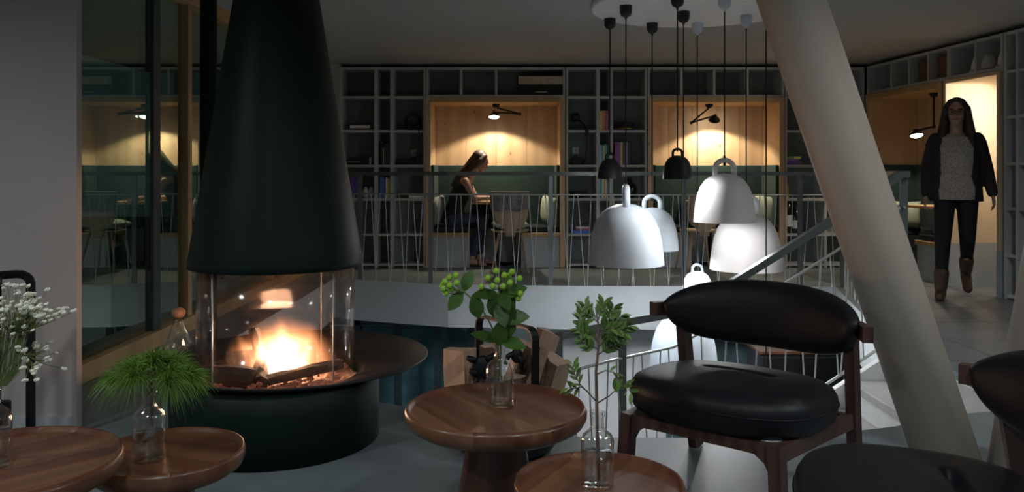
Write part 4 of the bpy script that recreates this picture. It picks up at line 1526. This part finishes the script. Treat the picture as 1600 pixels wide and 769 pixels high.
# pine sprig
pn = thing('pine_sprig', 'bushy drooping pine sprig with long needles in the bottle near the fire', 'plant', B0)
mp3 = 2.19 / F
def q3(px, py, dy=0.0):
    return Vector(((px - 233) * mp3, dy, Z(py, 2.19) - B0.z))
MB().tube([Vector((-.012, 0, .045)), Vector((.006, 0, .07)), Vector((.008, 0, .14)), q3(235, 612), q3(236, 590)], [.004, .006, .005, .006, .005], 8).build('stem', 'twig', pn)
tw_ = []
for (x, y, dy) in ((200, 585, .02), (185, 588, -.02), (215, 570, -.03), (250, 568, .03), (275, 578, -.02), (292, 592, .02), (240, 562, 0), (265, 572, .05), (210, 575, .05), (225, 580, -.06), (280, 588, -.05), (296, 585, .0)):
    pts = [q3(236, 592), (q3(236, 592) + q3(x, y, dy)) / 2 + Vector((0, 0, .006)), q3(x, y, dy)]
    MB().tube(pts, [.003, .0025, .0015], 6).build('twig', 'twig', pn)
    tw_.append(pts)
nb = bmesh.new()
g = random.Random(5)
for pts in tw_:
    for k in range(330):
        s = .35 + .65 * g.random() ** .6
        p = path_at(pts, s * sum((b - a).length for a, b in zip(pts, pts[1:])))
        dr_ = (pts[-1] - pts[0]).normalized()
        d = Vector((g.gauss(0, .75), g.gauss(0, .75), g.gauss(.25, .6))) + dr_ * 1.0
        d.normalize()
        L = g.uniform(.045, .082)
        dro = g.uniform(.25, .75) * L
        w = d.orthogonal().normalized() * .0011
        w = Matrix.Rotation(g.uniform(0, PI), 3, d) @ w
        row = []
        for i in range(5):
            t_ = i / 4
            c = p + d * (L * t_) + Vector((0, 0, -dro * t_ ** 2.2))
            ww = w * (1 - .8 * t_)
            row.append((nb.verts.new(c + ww), nb.verts.new(c - ww)))
        for a, b in zip(row, row[1:]):
            nb.faces.new((a[0], a[1], b[1], b[0])).smooth = True
me = bpy.data.meshes.new('needles')
nb.to_mesh(me)
nb.free()
stuff(mkobj('needles', me, 'needle', pn))

# white flowers
gy = thing('flower_spray', 'airy spray of tiny white flowers in the bottle by the plaster wall', 'plant', Bm)
mp4 = 1.93 / F
def q4(px, py, dy=0.0):
    return Vector(((px + 12) * mp4, dy, Z(py, 1.93) - Bm.z))
g = random.Random(9)
sb_ = bmesh.new()
mbs = MB()
fl_ = MB()
tips = []
for k in range(250):
    a = g.random()
    if a < .72:
        px, py = g.uniform(-75, 62), g.gauss(485, 22)
        if px > 40:
            py = g.gauss(476, 12)
    elif a < .86:
        px, py = g.uniform(55, 98), g.gauss(488, 9)
    else:
        px, py = g.uniform(40, 80), g.uniform(535, 588)
    py = max(448, min(592, py))
    tips.append(q4(px, py, g.uniform(-.06, .06)))
root_ = q4(-10, 600)
hubs = [q4(-50, 545, .0), q4(-20, 530, -.02), q4(10, 545, .02), q4(25, 520, -.01), q4(40, 555, .0)]
for h in hubs:
    mbs.tube([root_ + Vector((0, 0, -.10)), root_, (root_ + h) / 2 + Vector((0, 0, .01)), h], [.0012] * 4, 5)
for p in tips:
    h = min(hubs, key=lambda q: (q - p).length + g.uniform(0, .03))
    mbs.tube([h, (h + p) / 2 + Vector((g.uniform(-.008, .008), 0, -.006)), p], [.0007] * 3, 4, cap=False)
    r = g.uniform(.0036, .0066)
    fl_.ball(p, r, 7, sc=(1, 1, .75))
    for j in range(4):
        aa = j * PI / 2 + g.random()
        fl_.ball(p + Vector((math.cos(aa) * r * .8, math.sin(aa) * r * .5, math.sin(aa * 1.7) * r * .5)), r * .6, 6)
for k in range(120):
    x = g.uniform(-60, 45)
    y0 = g.uniform(510, 530)
    mbs.tube([q4(x * .4 - 8, 604), q4(x * .8 - 5, g.uniform(565, 590)), q4(x, y0)], [.0008] * 3, 4, cap=False)
stuff(mbs.build('flower_stems', 'stem', gy))
stuff(fl_.build('blossoms', 'blossom', gy))

# ------------------------------------------------------------------ log basket
LB = Vector((X(790, 3.26), 3.26, 0))
bk = thing('log_basket', 'black round log basket with a flat bar handle behind the walnut table', 'basket', LB, .0)
MB().lathe([(0, 0), (.15, 0), (.19, .02), (.215, .06), (.22, .11), (.212, .11), (.206, .065), (.185, .03), (.14, .012), (0, .012)], 48).build('bowl', 'soft_black', bk)
hA, hB = Vector((X(748, 3.40) - LB.x, .16, 0)), Vector((X(836, 3.12) - LB.x, -.15, 0))
zh = .505
pts = [hA + Vector((0, 0, .06)), hA + Vector((0, 0, zh - .04))]
dv = (hB - hA).normalized()
pts += [hA + dv * (.04 - .04 * math.cos(a)) + Vector((0, 0, zh - .04 + .04 * math.sin(a))) for a in (.4, .8, 1.2, 1.57)]
pts += [hB - dv * (.04 - .04 * math.cos(a)) + Vector((0, 0, zh - .04 + .04 * math.sin(a))) for a in (1.57, 1.2, .8, .4)]
pts += [hB + Vector((0, 0, zh - .04)), hB + Vector((0, 0, .06))]
MB().bar(pts, .004, .017, up=tuple(dv)).build('handle', 'metal_black', bk)


def lg(label, pa, pb, L, r, roll, seed, kind='split'):
    """log from the basket floor end towards a top end"""
    a, b = Vector(pa), Vector(pb)
    d = (b - a).normalized()
    return put_log(label, b - d * L, d, L, r, roll, kind, seed)


W3 = lambda px, py, d: at(px, py, d)
lg('short split log standing upright at the left of the basket', W3(722, 680, 3.24), W3(719, 545, 3.24), .36, .095, 2.6, 11)
lg('long split log rising highest from the basket', W3(800, 640, 3.34), W3(850, 515, 3.36), .42, .105, .5, 12)
lg('pale split log leaning in the middle of the basket', W3(785, 660, 3.28), W3(832, 540, 3.26), .36, .09, 3.6, 13)
lg('split log with a flat sawn end leaning right in the basket', W3(838, 660, 3.20), W3(866, 560, 3.16), .34, .10, 1.4, 14)
lg('small split log behind the bottle neck in the basket', W3(768, 640, 3.32), W3(764, 540, 3.34), .34, .07, .9, 15)
lg('short split log low at the front of the basket', W3(800, 650, 3.16), W3(806, 590, 3.12), .26, .075, 4.2, 16)
# leather glove
gl = thing('work_glove', 'black leather work glove draped over the logs in the basket', 'glove', W3(752, 575, 3.13))
MB().ball((0, 0, 0), .04, 14, sc=(1.1, .5, 1.25), rot=Euler((0, .5, 0)).to_matrix()).build('palm', 'leather', gl)
for i, (a, b) in enumerate((((-.02, 0, .03), (-.055, -.02, .045)), ((-.01, 0, -.02), (-.045, -.02, -.005)), ((-.02, 0, -.03), (-.03, -.02, -.075)), ((.0, 0, -.03), (-.005, -.02, -.09)), ((.02, 0, .03), (.05, -.01, .055)))):
    MB().tube([a, (Vector(a) + Vector(b)) / 2 + Vector((0, -.012, 0)), b], [.013, .013, .008], 8).build('finger', 'leather', gl)
g2 = thing('work_glove', 'black leather work glove tucked between logs by the basket handle', 'glove', W3(808, 556, 3.14))
MB().ball((0, 0, 0), .03, 12, sc=(.8, .5, 1)).build('cuff', 'leather', g2)
MB().tube([(.0, 0, .01), (.02, -.01, -.02), (.015, -.01, -.05)], [.012, .012, .008], 8).build('finger', 'leather', g2)
MB().tube([(-.01, 0, .01), (-.035, -.01, .0), (-.045, -.01, -.03)], [.012, .011, .008], 8).build('finger', 'leather', g2)

# ------------------------------------------------------------------ fire tool stand at the plaster wall
fs = thing('fire_tool_stand', 'black flat bar stand for fire tools before the plaster wall', 'tool stand', (X(48, 3.25), 3.25, 0))
zt = Z(427, 3.25)
pp = [Vector((0, 0, .01)), Vector((0, 0, zt - .04))] + [Vector((-.04 + .04 * math.cos(a), -.03 + .03 * math.cos(a), zt - .04 + .04 * math.sin(a))) for a in (.4, .8, 1.2, 1.57)]
q = [Vector((-.24 - .0, -.26, zt)) + Vector((-.04 * math.sin(a), -.03 * math.sin(a), -.04 + .04 * math.cos(a))) for a in (0, .4, .8, 1.2, 1.57)]
pp += q + [Vector((-.28, -.29, zt - .05)), Vector((-.28, -.29, .01))]
MB().bar(pp, .016, .006, up=(1, .2, 0)).build('frame', 'metal_black', fs)
MB().box(-.36, .08, -.38, .09, 0, .01).bevel(.003, 1).build('base_plate', 'metal_black', fs)
for k, (f_, lab, top_) in enumerate(((.28, 'fire_shovel', .05), (.58, 'fire_brush', .07))):
    p = Vector((X(48, 3.25), 3.25, zt)) + Vector((-.28, -.29, 0)) * f_
    tl = thing(lab, 'black ' + lab.replace('_', ' ') + ' hanging from the tool stand by the plaster wall', 'fire tool', p)
    MB().tube([(0, 0, -.0), (.012, 0, -.012), (.012, 0, -.03), (0, 0, -.04)], .004, 6).build('hook', 'metal_black', tl)
    MB().tube([(0, 0, -.04), (0, 0, -.48)], [.012, .011], 10).build('handle', 'metal_black', tl)
    if k == 0:
        MB().box(-.05, .05, -.008, .008, -.66, -.48).bevel(.007, 2).build('blade', 'metal_black', tl)
    else:
        MB().lathe([(0, -.46), (.022, -.47), (.034, -.52), (.038, -.64), (0, -.65)], 18).build('brush_head', 'soft_black', tl)


# ------------------------------------------------------------------ lounge chairs
def lounge(label, loc, rotz):
    t = thing('lounge_chair', label, 'chair', loc, rotz)
    # seat cushion: superellipse slab with a crease
    mb = MB()
    n, prof = 96, [(0, .0), (.35, .0), (.7, 0.0), (.90, .006), (.965, .022), (.99, .045), (1.0, .065), (.99, .085), (.955, .102), (.88, .114), (.80, .118)] + [(.74 - .025 * q_, .1205 + .0075 * q_ / 29) for q_ in range(29)] + [(0, .128)]
    rings = []
    for k, (s, z) in enumerate(prof):
        if s == 0:
            rings.append([mb.bm.verts.new((0, -.02, z * 1.18 + (.008 if k > 8 else 0)))])
            continue
        rg_ = []
        for i in range(n):
            a = 2 * PI * i / n
            c, s_ = math.cos(a), math.sin(a)
            e = 2.0 / 2.7
            x = .335 * s * math.copysign(abs(c) ** e, c)
            y = .300 * s * math.copysign(abs(s_) ** e, s_) - .02
            zz = z * 1.18
            if k > 8:
                dd = math.hypot(max(0, abs(x) - .09) / .035, (y - .03) / .018)
                zz -= .034 * math.exp(-dd ** 3)
                zz += .008 * (1 - s)
            rg_.append(mb.bm.verts.new((x, y, zz)))
        rings.append(rg_)
    for a, b in zip(rings, rings[1:]):
        for i in range(n):
            j = (i + 1) % n
            if len(a) == 1:
                f = (a[0], b[j], b[i])
            elif len(b) == 1:
                f = (a[i], a[j], b[0])
            else:
                f = (a[i], a[j], b[j], b[i])
            mb.bm.faces.new(f).smooth = True
    st_ = mb.build('seat_cushion', 'leather', t)
    st_.location = (0, 0, .252)
    st_.rotation_euler = (-.05, 0, 0)
    # piping seam round the seat
    pts = []
    for i in range(48):
        a = 2 * PI * i / 48
        c, s_ = math.cos(a), math.sin(a)
        e = 2.0 / 2.7
        pts.append((.336 * math.copysign(abs(c) ** e, c), .301 * math.copysign(abs(s_) ** e, s_) - .02, .077))
    MB().tube(pts, .0025, 6, closed=True).build('seam', 'leather', st_)
    # back cushion: curved spindle
    mb = MB()
    nu, nv = 36, 20
    rings = []
    for i in range(nu + 1):
        u = i / nu * 2 - 1
        x = .365 * math.sin(u * 1.12) / math.sin(1.12)
        yb = .30 - .155 * (u * u)
        hh = .118 * max(0, 1 - abs(u) ** 2.6) ** .55
        hh_up = .098 * max(0, 1 - abs(u) ** 2.4) ** .8 + .008
        hh_dn = .135 * max(0, 1 - abs(u) ** 3.4) ** .62 + .004
        tt = .046 * max(0, 1 - abs(u) ** 4) ** .5 + .004
        nx, ny = -.31 * u / .36 * -1, 1
        nrm = Vector((.31 * u / .365 * 1.0, 1, 0)).normalized()
        zc = .585
        rg_ = []
        for j in range(nv):
            a = 2 * PI * j / nv
            c, s_ = math.cos(a), math.sin(a)
            h_ = hh_up if s_ > 0 else hh_dn
            p = Vector((x, yb, zc)) + nrm * (tt * math.copysign(abs(c) ** .8, c)) + Vector((0, 0, h_ * math.copysign(abs(s_) ** .9, s_)))
            p.y += .12 * (p.z - zc)
            rg_.append(mb.bm.verts.new(p))
        rings.append(rg_)
    for a, b in zip(rings, rings[1:]):
        for j in range(nv):
            k = (j + 1) % nv
            mb.bm.faces.new((a[j], a[k], b[k], b[j])).smooth = True
    mb.bm.faces.new(rings[0][::-1])
    mb.bm.faces.new(rings[-1])
    mb.build('back_cushion', 'leather', t)
    # wooden rail that carries the back, its ends showing past the leather
    pts = []
    for i in range(17):
        u = (i / 16 * 2 - 1) * 1.10
        nrm = Vector((.31 * u / .365, 1, 0)).normalized()
        pts.append(Vector((.372 * math.sin(u * 1.12) / math.sin(1.12), .30 - .155 * u * u, .565)) + nrm * .028)
    MB().bar(pts, .026, .017, up=(0, 0, 1)).build('back_rail', 'walnut_dark', t)
    for sx in (-1, 1):
        # front leg, rear leg, side rail
        MB().bar([(sx * .262, -.262, .272), (sx * .27, -.268, .14), (sx * .276, -.272, 0)], .026, .020, up=(0, 1, 0)).build('front_leg', 'walnut_dark', t)
        MB().bar([(sx * .325, .222, .56), (sx * .322, .245, .40), (sx * .318, .272, .22), (sx * .312, .315, 0)], .030, .017, up=(0, 1, 0)).build('rear_leg', 'walnut_dark', t)
        MB().bar([(sx * .268, -.26, .245), (sx * .29, 0, .243), (sx * .316, .265, .24)], .026, .014, up=(0, 0, 1)).build('side_rail', 'walnut_dark', t)
    # arched front apron
    mb = MB()
    for y0 in (0,):
        top, bot = [], []
        for i in range(17):
            u = i / 16 * 2 - 1
            top.append((u * .262, .270))
            bot.append((u * .262, .235 - .085 * max(0, (abs(u) - .72) / .28) ** 2.2))
        vf = [[mb.bm.verts.new((x, y, z)) for x, z in row] for y in (-.278, -.246) for row in (top, bot)]
        for i in range(16):
            mb.bm.faces.new((vf[0][i], vf[0][i + 1], vf[1][i + 1], vf[1][i]))
            mb.bm.faces.new((vf[2][i], vf[3][i], vf[3][i + 1], vf[2][i + 1]))
            mb.bm.faces.new((vf[0][i], vf[2][i], vf[2][i + 1], vf[0][i + 1]))
            mb.bm.faces.new((vf[1][i], vf[1][i + 1], vf[3][i + 1], vf[3][i]))
    mb.build('front_apron', 'walnut_dark', t)
    MB().box(-.30, .30, .225, .255, .222, .262).build('rear_apron', 'walnut_dark', t)
    return t


lounge('black leather lounge chair standing beside the small walnut table, its whole back showing', (.775, 2.86, 0), math.radians(-40.5))
lounge('black leather lounge chair before the foot of the slanted column, turned towards the stair', (.965, 1.83, 0), math.radians(-105))


# ------------------------------------------------------------------ people
TMP = bpy.data.scenes.new('workshop')


def remesh(mb, voxel, name, mats, parent, smooth=6, post=None):
    me = mb.mesh(name)
    o = bpy.data.objects.new(name, me)
    TMP.collection.objects.link(o)
    r = o.modifiers.new('r', 'REMESH')
    r.mode = 'VOXEL'
    r.voxel_size = voxel
    r.use_smooth_shade = True
    s = o.modifiers.new('s', 'SMOOTH')
    s.factor = .5
    s.iterations = smooth
    with bpy.context.temp_override(scene=TMP, view_layer=TMP.view_layers[0]):
        dg = bpy.context.evaluated_depsgraph_get()
        dg.update()
        m2 = bpy.data.meshes.new_from_object(o.evaluated_get(dg))
    bpy.data.objects.remove(o)
    m2.materials.clear()
    if post:
        b = bmesh.new()
        b.from_mesh(m2)
        post(b)
        b.to_mesh(m2)
        b.free()
    m2.shade_smooth()
    m2.name = name
    return mkobj(name, m2, mats, parent)


def limb(mb, pts, rad, n=14):
    """tapered limb; each radius a number or (side, depth)"""
    P = [Vector(p) for p in pts]
    mb.tube(P, rad, n)
    for p, r in ((P[0], rad[0]), (P[-1], rad[-1])):
        rr = min(r) if isinstance(r, tuple) else r
        mb.ball(p, rr, 10)
    return mb


def hand(mb, wrist, d, palm_n, side, s=1.0, curl=.5):
    """palm and five bent fingers; d = direction of the hand, palm_n = where the palm faces, side = thumb direction"""
    w, d, pn, sd = Vector(wrist), Vector(d).normalized(), Vector(palm_n).normalized(), Vector(side).normalized()
    for f in (-.5, 0, .5):
        limb(mb, [w + sd * f * .022 * s, w + d * .085 * s + sd * f * .050 * s], [.016 * s, .014 * s], 8)
    for k, (f, L) in enumerate(((.75, .068), (.25, .076), (-.25, .070), (-.75, .055))):
        a = w + d * .085 * s + sd * f * .042 * s
        b = a + (d * math.cos(curl * .6) + pn * math.sin(curl * .6)) * L * .5 * s
        c = b + (d * math.cos(curl * 1.7) + pn * math.sin(curl * 1.7)) * L * .5 * s
        limb(mb, [a, b, c], [.0092 * s, .0085 * s, .007 * s], 8)
    a = w + d * .03 * s + sd * .026 * s
    b = a + (d * .75 + sd * .65 + pn * .25).normalized() * .038 * s
    c = b + (d * .9 + sd * .2 + pn * .35).normalized() * .030 * s
    limb(mb, [a, b, c], [.012 * s, .010 * s, .008 * s], 8)


def head(mb, c, fwd, up, s=1.0):
    """skull, jaw, nose, brows, lips, ears"""
    c, f, u = Vector(c), Vector(fwd).normalized(), Vector(up).normalized()
    x = f.cross(u)
    rot = Matrix((x, f, u)).transposed()
    def P(a, b, d):
        return c + (x * a + f * b + u * d) * s
    mb.ball(P(0, -.012, .028), .088 * s, 18, sc=(.84, 1.06, 1.0), rot=rot)
    mb.ball(P(0, .018, -.03), .070 * s, 16, sc=(.84, .95, 1.05), rot=rot)
    mb.ball(P(0, .045, -.082), .034 * s, 12, sc=(1.05, .95, .8), rot=rot)
    mb.tube([P(0, .084, .012), P(0, .104, -.022), P(0, .092, -.03)], [.008 * s, .012 * s, .008 * s], 8)
    for e in (-1, 1):
        mb.ball(P(e * .030, .070, .026), .014 * s, 8, sc=(1.4, .8, .6), rot=rot)
        mb.ball(P(e * .038, .058, -.024), .020 * s, 8, rot=rot)
        mb.ball(P(e * .074, -.008, -.005), .024 * s, 10, sc=(.35, .7, 1.1), rot=rot)
    mb.ball(P(0, .080, -.054), .014 * s, 8, sc=(1.5, .6, .55), rot=rot)
    return P, rot


def face_bits(t, P, rot, s, glasses=False):
    for e in (-1, 1):
        MB().ball(P(e * .031, .0785, .008), .0085 * s, 10, sc=(1.3, .6, .7), rot=rot).build('eye', 'eye', t)
        MB().tube([P(e * .016, .088, .028), P(e * .034, .084, .033), P(e * .05, .070, .027)], .0035 * s, 6).build('eyebrow', 'hair_dark', t)
    MB().tube([P(-.022, .083, -.054), P(0, .092, -.052), P(.022, .083, -.054)], [.003 * s, .0055 * s, .003 * s], 8).build('lips', 'lip', t)
    if glasses:
        for e in (-1, 1):
            pts = [P(e * .032 + .023 * math.cos(a), .096, .006 + .019 * math.sin(a)) for a in [2 * PI * i / 16 for i in range(16)]]
            MB().tube(pts, .002, 6, closed=True).build('glasses_rim', 'soft_black', t)
        MB().tube([P(-.009, .097, .01), P(.009, .097, .01)], .002, 6).build('glasses_bridge', 'soft_black', t)


def walking_woman(loc):
    t = thing('person', 'woman walking towards the lounge in dark jacket, mottled blouse, black trousers and brown boots', 'person', loc)
    J = dict(pel=(0, 0, .93), hl=(-.085, .0, .90), hr=(.085, .0, .90), kl=(-.108, -.11, .50), kr=(.088, .02, .50), al=(-.125, -.13, .10), ar=(.095, .27, .22), tl=(-.14, -.28, .03), tr=(.105, .22, .045))
    b = MB()
    P, rot = head(b, (0, -.035, 1.615), (-.12, -1, -.05), (0, -.03, 1), 1.03)
    limb(b, [(0, .0, 1.40), (0, -.012, 1.47), (0, -.022, 1.55)], [.058, .052, .050])
    b.tube([(0, 0, .86), (0, .005, .95), (0, .0, 1.06), (0, -.01, 1.18), (0, -.01, 1.30), (0, .0, 1.40), (0, 0, 1.435)], [(.12, .155), (.115, .16), (.09, .125), (.10, .14), (.105, .16), (.075, .15), (.05, .08)], 20, up=(0, 1, 0))
    arms = {-1: [(-.165, .005, 1.385), (-.225, .04, 1.13), (-.235, -.02, .90)], 1: [(.165, .005, 1.385), (.235, .045, 1.13), (.275, -.02, .91)]}
    for e in (-1, 1):
        limb(b, arms[e], [.050, .038, .027])
        hand(b, arms[e][2], (e * .12, -.12, -1), (-e, -.2, 0), (0, -1, -.1), .95, .45)
    limb(b, [J['hl'], J['kl'], J['al']], [.080, .054, .036])
    limb(b, [J['hr'], J['kr'], J['ar']], [.080, .054, .036])
    limb(b, [(-.125, -.10, .075), Vector(J['tl']) + Vector((0, .03, .012))], [.028, .016])
    limb(b, [(.095, .285, .17), Vector(J['tr']) + Vector((0, .02, .02))], [.026, .016])
    remesh(b, .007, 'body', 'skin', t, 5)
    face_bits(t, P, rot, 1.03, True)
    # trousers
    c = MB()
    limb(c, [(J['hl'][0], 0, .92), J['kl'], (-.122, -.127, .17)], [.094, .064, .047])
    limb(c, [(J['hr'][0], 0, .92), J['kr'], (.095, .235, .28)], [.094, .064, .047])
    c.tube([(0, 0, .85), (0, .005, .93), (0, .0, 1.02)], [(.125, .165), (.128, .170), (.108, .145)], 20, up=(0, 1, 0))
    remesh(c, .009, 'trousers', 'trousers', t, 4)
    # blouse
    c = MB()
    c.tube([(0, -.005, .86), (0, -.005, .95), (0, -.01, 1.06), (0, -.015, 1.18), (0, -.018, 1.30), (0, -.005, 1.39), (0, 0, 1.42)], [(.142, .178), (.140, .178), (.122, .158), (.125, .165), (.130, .172), (.092, .155), (.062, .09)], 24, up=(0, 1, 0))
    remesh(c, .010, 'blouse', 'blouse', t, 3)
    # open jacket
    c = MB()
    c.tube([(0, .018, .84), (0, .018, .95), (0, .012, 1.06), (0, .008, 1.18), (0, .0, 1.30), (0, .005, 1.39), (0, .008, 1.435)], [(.150, .215), (.148, .205), (.138, .185), (.140, .188), (.142, .190), (.104, .172), (.072, .10)], 24, up=(0, 1, 0))
    for e in (-1, 1):
        A = [Vector(p) for p in arms[e]]
        limb(c, [A[0] + Vector((-e * .008, 0, -.002)), A[0] + Vector((e * .010, 0, -.05)), A[1], A[2] + (A[1] - A[2]) * .06], [.066, .066, .055, .044])
    def opening(bm_):
        bmesh.ops.delete(bm_, geom=[v for v in bm_.verts if (v.co.y < -.03 and -.125 - .05 * (1.0 - v.co.z) < v.co.x < .085 + .05 * (1.0 - v.co.z)) or v.co.z < .845 or (v.co.z > 1.425 and abs(v.co.x) < .085)], context='VERTS')
    j = remesh(c, .010, 'jacket', 'jacket', t, 4, opening)
    # boots
    for e, a, k, tt in ((-1, J['al'], J['kl'], J['tl']), (1, J['ar'], J['kr'], J['tr'])):
        A, K, T_ = Vector(a), Vector(k), Vector(tt)
        c = MB()
        up_ = A + (K - A).normalized() * .13
        limb(c, [up_, A], [.062, .052])
        heel = A + Vector((0, .035, -.06)) if e < 0 else A + Vector((0, .05, -.035))
        limb(c, [heel, T_ + Vector((0, 0, .012))], [.046, .040])
        limb(c, [A, heel], [.050, .044])
        hb_ = heel + Vector((0, .012, -.02)) if e < 0 else heel + Vector((0, .03, -.02))
        limb(c, [hb_, hb_ + (Vector((0, .004, -.0)) if e < 0 else Vector((0, .03, -.03)))], [.022, .018])
        o = remesh(c, .008, 'boot', 'boots', t, 3)
        if e < 0:
            for v in o.data.vertices:
                v.co.z = max(v.co.z, .0)
    # long hair
    c = MB()
    c.ball(P(0, -.030, .036), .102, 18, sc=(.92, 1.0, 1.0), rot=rot)
    for e in (-1, 1):
        limb(c, [P(e * .045, .03, .095), P(e * .078, .012, .035), P(e * .092, .0, -.06), P(e * .108, -.002, -.17), P(e * .115, .03, -.30), P(e * .10, .055, -.42)], [.024, .032, .034, .040, .038, .016])
        limb(c, [P(e * .05, -.06, .03), P(e * .07, -.06, -.10), P(e * .08, -.06, -.28)], [.05, .05, .03])
    limb(c, [P(0, -.07, .02), P(0, -.075, -.12), P(0, -.09, -.32)], [.06, .06, .03])
    remesh(c, .008, 'hair', 'hair_dark', t, 3)
    return t


ww = walking_woman((X(1494, 7.16), 7.16, .006))
ww.rotation_euler = (0, 0, math.radians(-25))


def seated_woman(loc):
    t = thing('person', 'woman leaning over the booth table in black sleeveless top and blue jeans', 'person', loc)
    # faces +x
    b = MB()
    P, rot = head(b, (.335, 0, 1.225), (1, -.1, -.55), (.45, 0, 1), 1.0)
    limb(b, [(.185, 0, 1.03), (.24, 0, 1.10), (.29, 0, 1.17)], [.056, .050, .048])
    b.tube([(0, 0, .50), (.0, 0, .58), (.035, 0, .70), (.085, 0, .83), (.14, 0, .95), (.175, 0, 1.02), (.19, 0, 1.05)], [(.12, .16), (.115, .16), (.088, .125), (.10, .14), (.10, .16), (.07, .145), (.045, .08)], 20, up=(1, 0, 0))
    arms = {-1: [(.165, -.165, 1.0), (.265, -.215, .80), (.47, -.12, .805)], 1: [(.165, .165, 1.0), (.27, .21, .80), (.48, .10, .805)]}
    for e in (-1, 1):
        limb(b, arms[e], [.046, .036, .025])
        hand(b, arms[e][2], (1, -e * .25 * -1, -.05), (0, 0, -1), (.1, -e * -1 * -1, 0), .92, .4)
    limb(b, [(0, -.09, .54), (.36, -.11, .555), (.235, -.105, .10)], [.082, .056, .036])
    limb(b, [(0, .09, .54), (.38, .10, .555), (.30, .10, .10)], [.082, .056, .036])
    for e, x in ((-1, .215), (1, .28)):
        limb(b, [(x, e * .105, .06), (x + .09, e * .108, .045), (x + .17, e * .11, .025)], [.038, .033, .022])
        for k in range(5):
            yy = e * .108 + (k - 2) * .014
            limb(b, [(x + .16, yy, .024), (x + .195 - abs(k - (1 if e > 0 else 3)) * .006, yy, .016)], [.011, .009], 6)
    remesh(b, .007, 'body', 'skin_dim', t, 5)
    face_bits(t, P, rot, 1.0)
    c = MB()
    limb(c, [(0, -.09, .545), (.365, -.11, .56), (.25, -.105, .17)], [.096, .068, .056])
    limb(c, [(0, .09, .545), (.385, .10, .56), (.31, .10, .17)], [.096, .068, .056])
    c.tube([(-.01, 0, .49), (0, 0, .56), (.015, 0, .66)], [(.13, .165), (.128, .170), (.108, .145)], 20, up=(1, 0, 0))
    remesh(c, .009, 'jeans', 'jeans', t, 4)
    c = MB()
    c.tube([(0, 0, .56), (.035, 0, .70), (.085, 0, .83), (.14, 0, .95), (.165, 0, 1.0), (.182, 0, 1.03)], [(.13, .172), (.104, .140), (.115, .155), (.113, .165), (.085, .12), (.06, .085)], 20, up=(1, 0, 0))
    remesh(c, .009, 'sleeveless_top', 'top_black', t, 4)
    c = MB()
    c.ball(P(0, -.032, .034), .100, 18, sc=(.94, 1.0, 1.0), rot=rot)
    for e in (-1, 1):
        limb(c, [P(e * .05, .02, .085), P(e * .08, .0, .02), P(e * .085, -.035, -.08), P(e * .085, -.09, -.20)], [.028, .034, .034, .016])
    limb(c, [P(0, -.07, .0), P(0, -.10, -.12), P(0, -.16, -.26), P(0, -.20, -.40)], [.07, .066, .055, .02])
    remesh(c, .008, 'hair', 'hair_brown', t, 3)
    for e, x in ((-1, .215), (1, .28)):
        MB().box(x - .04, x + .21, e * .108 - .042, e * .108 + .042, .0, .014).bevel(.006, 2).build('sandal_sole', 'boots', t)
        MB().tube([(x + .10, e * .108 - .04, .012), (x + .09, e * .108 - .02, .075), (x + .09, e * .108 + .02, .075), (x + .10, e * .108 + .04, .012)], .006, 6).build('sandal_strap', 'boots', t)
    return t


seated_woman((X(707, 9.68), 9.68, 0))
bk_ = book('open notebook lying on the narrow oak table under the woman\'s hands', X(770, 9.7), .767, .17, .018, (.30, .28, .27), flat=True, y=9.58)
bpy.data.scenes.remove(TMP)
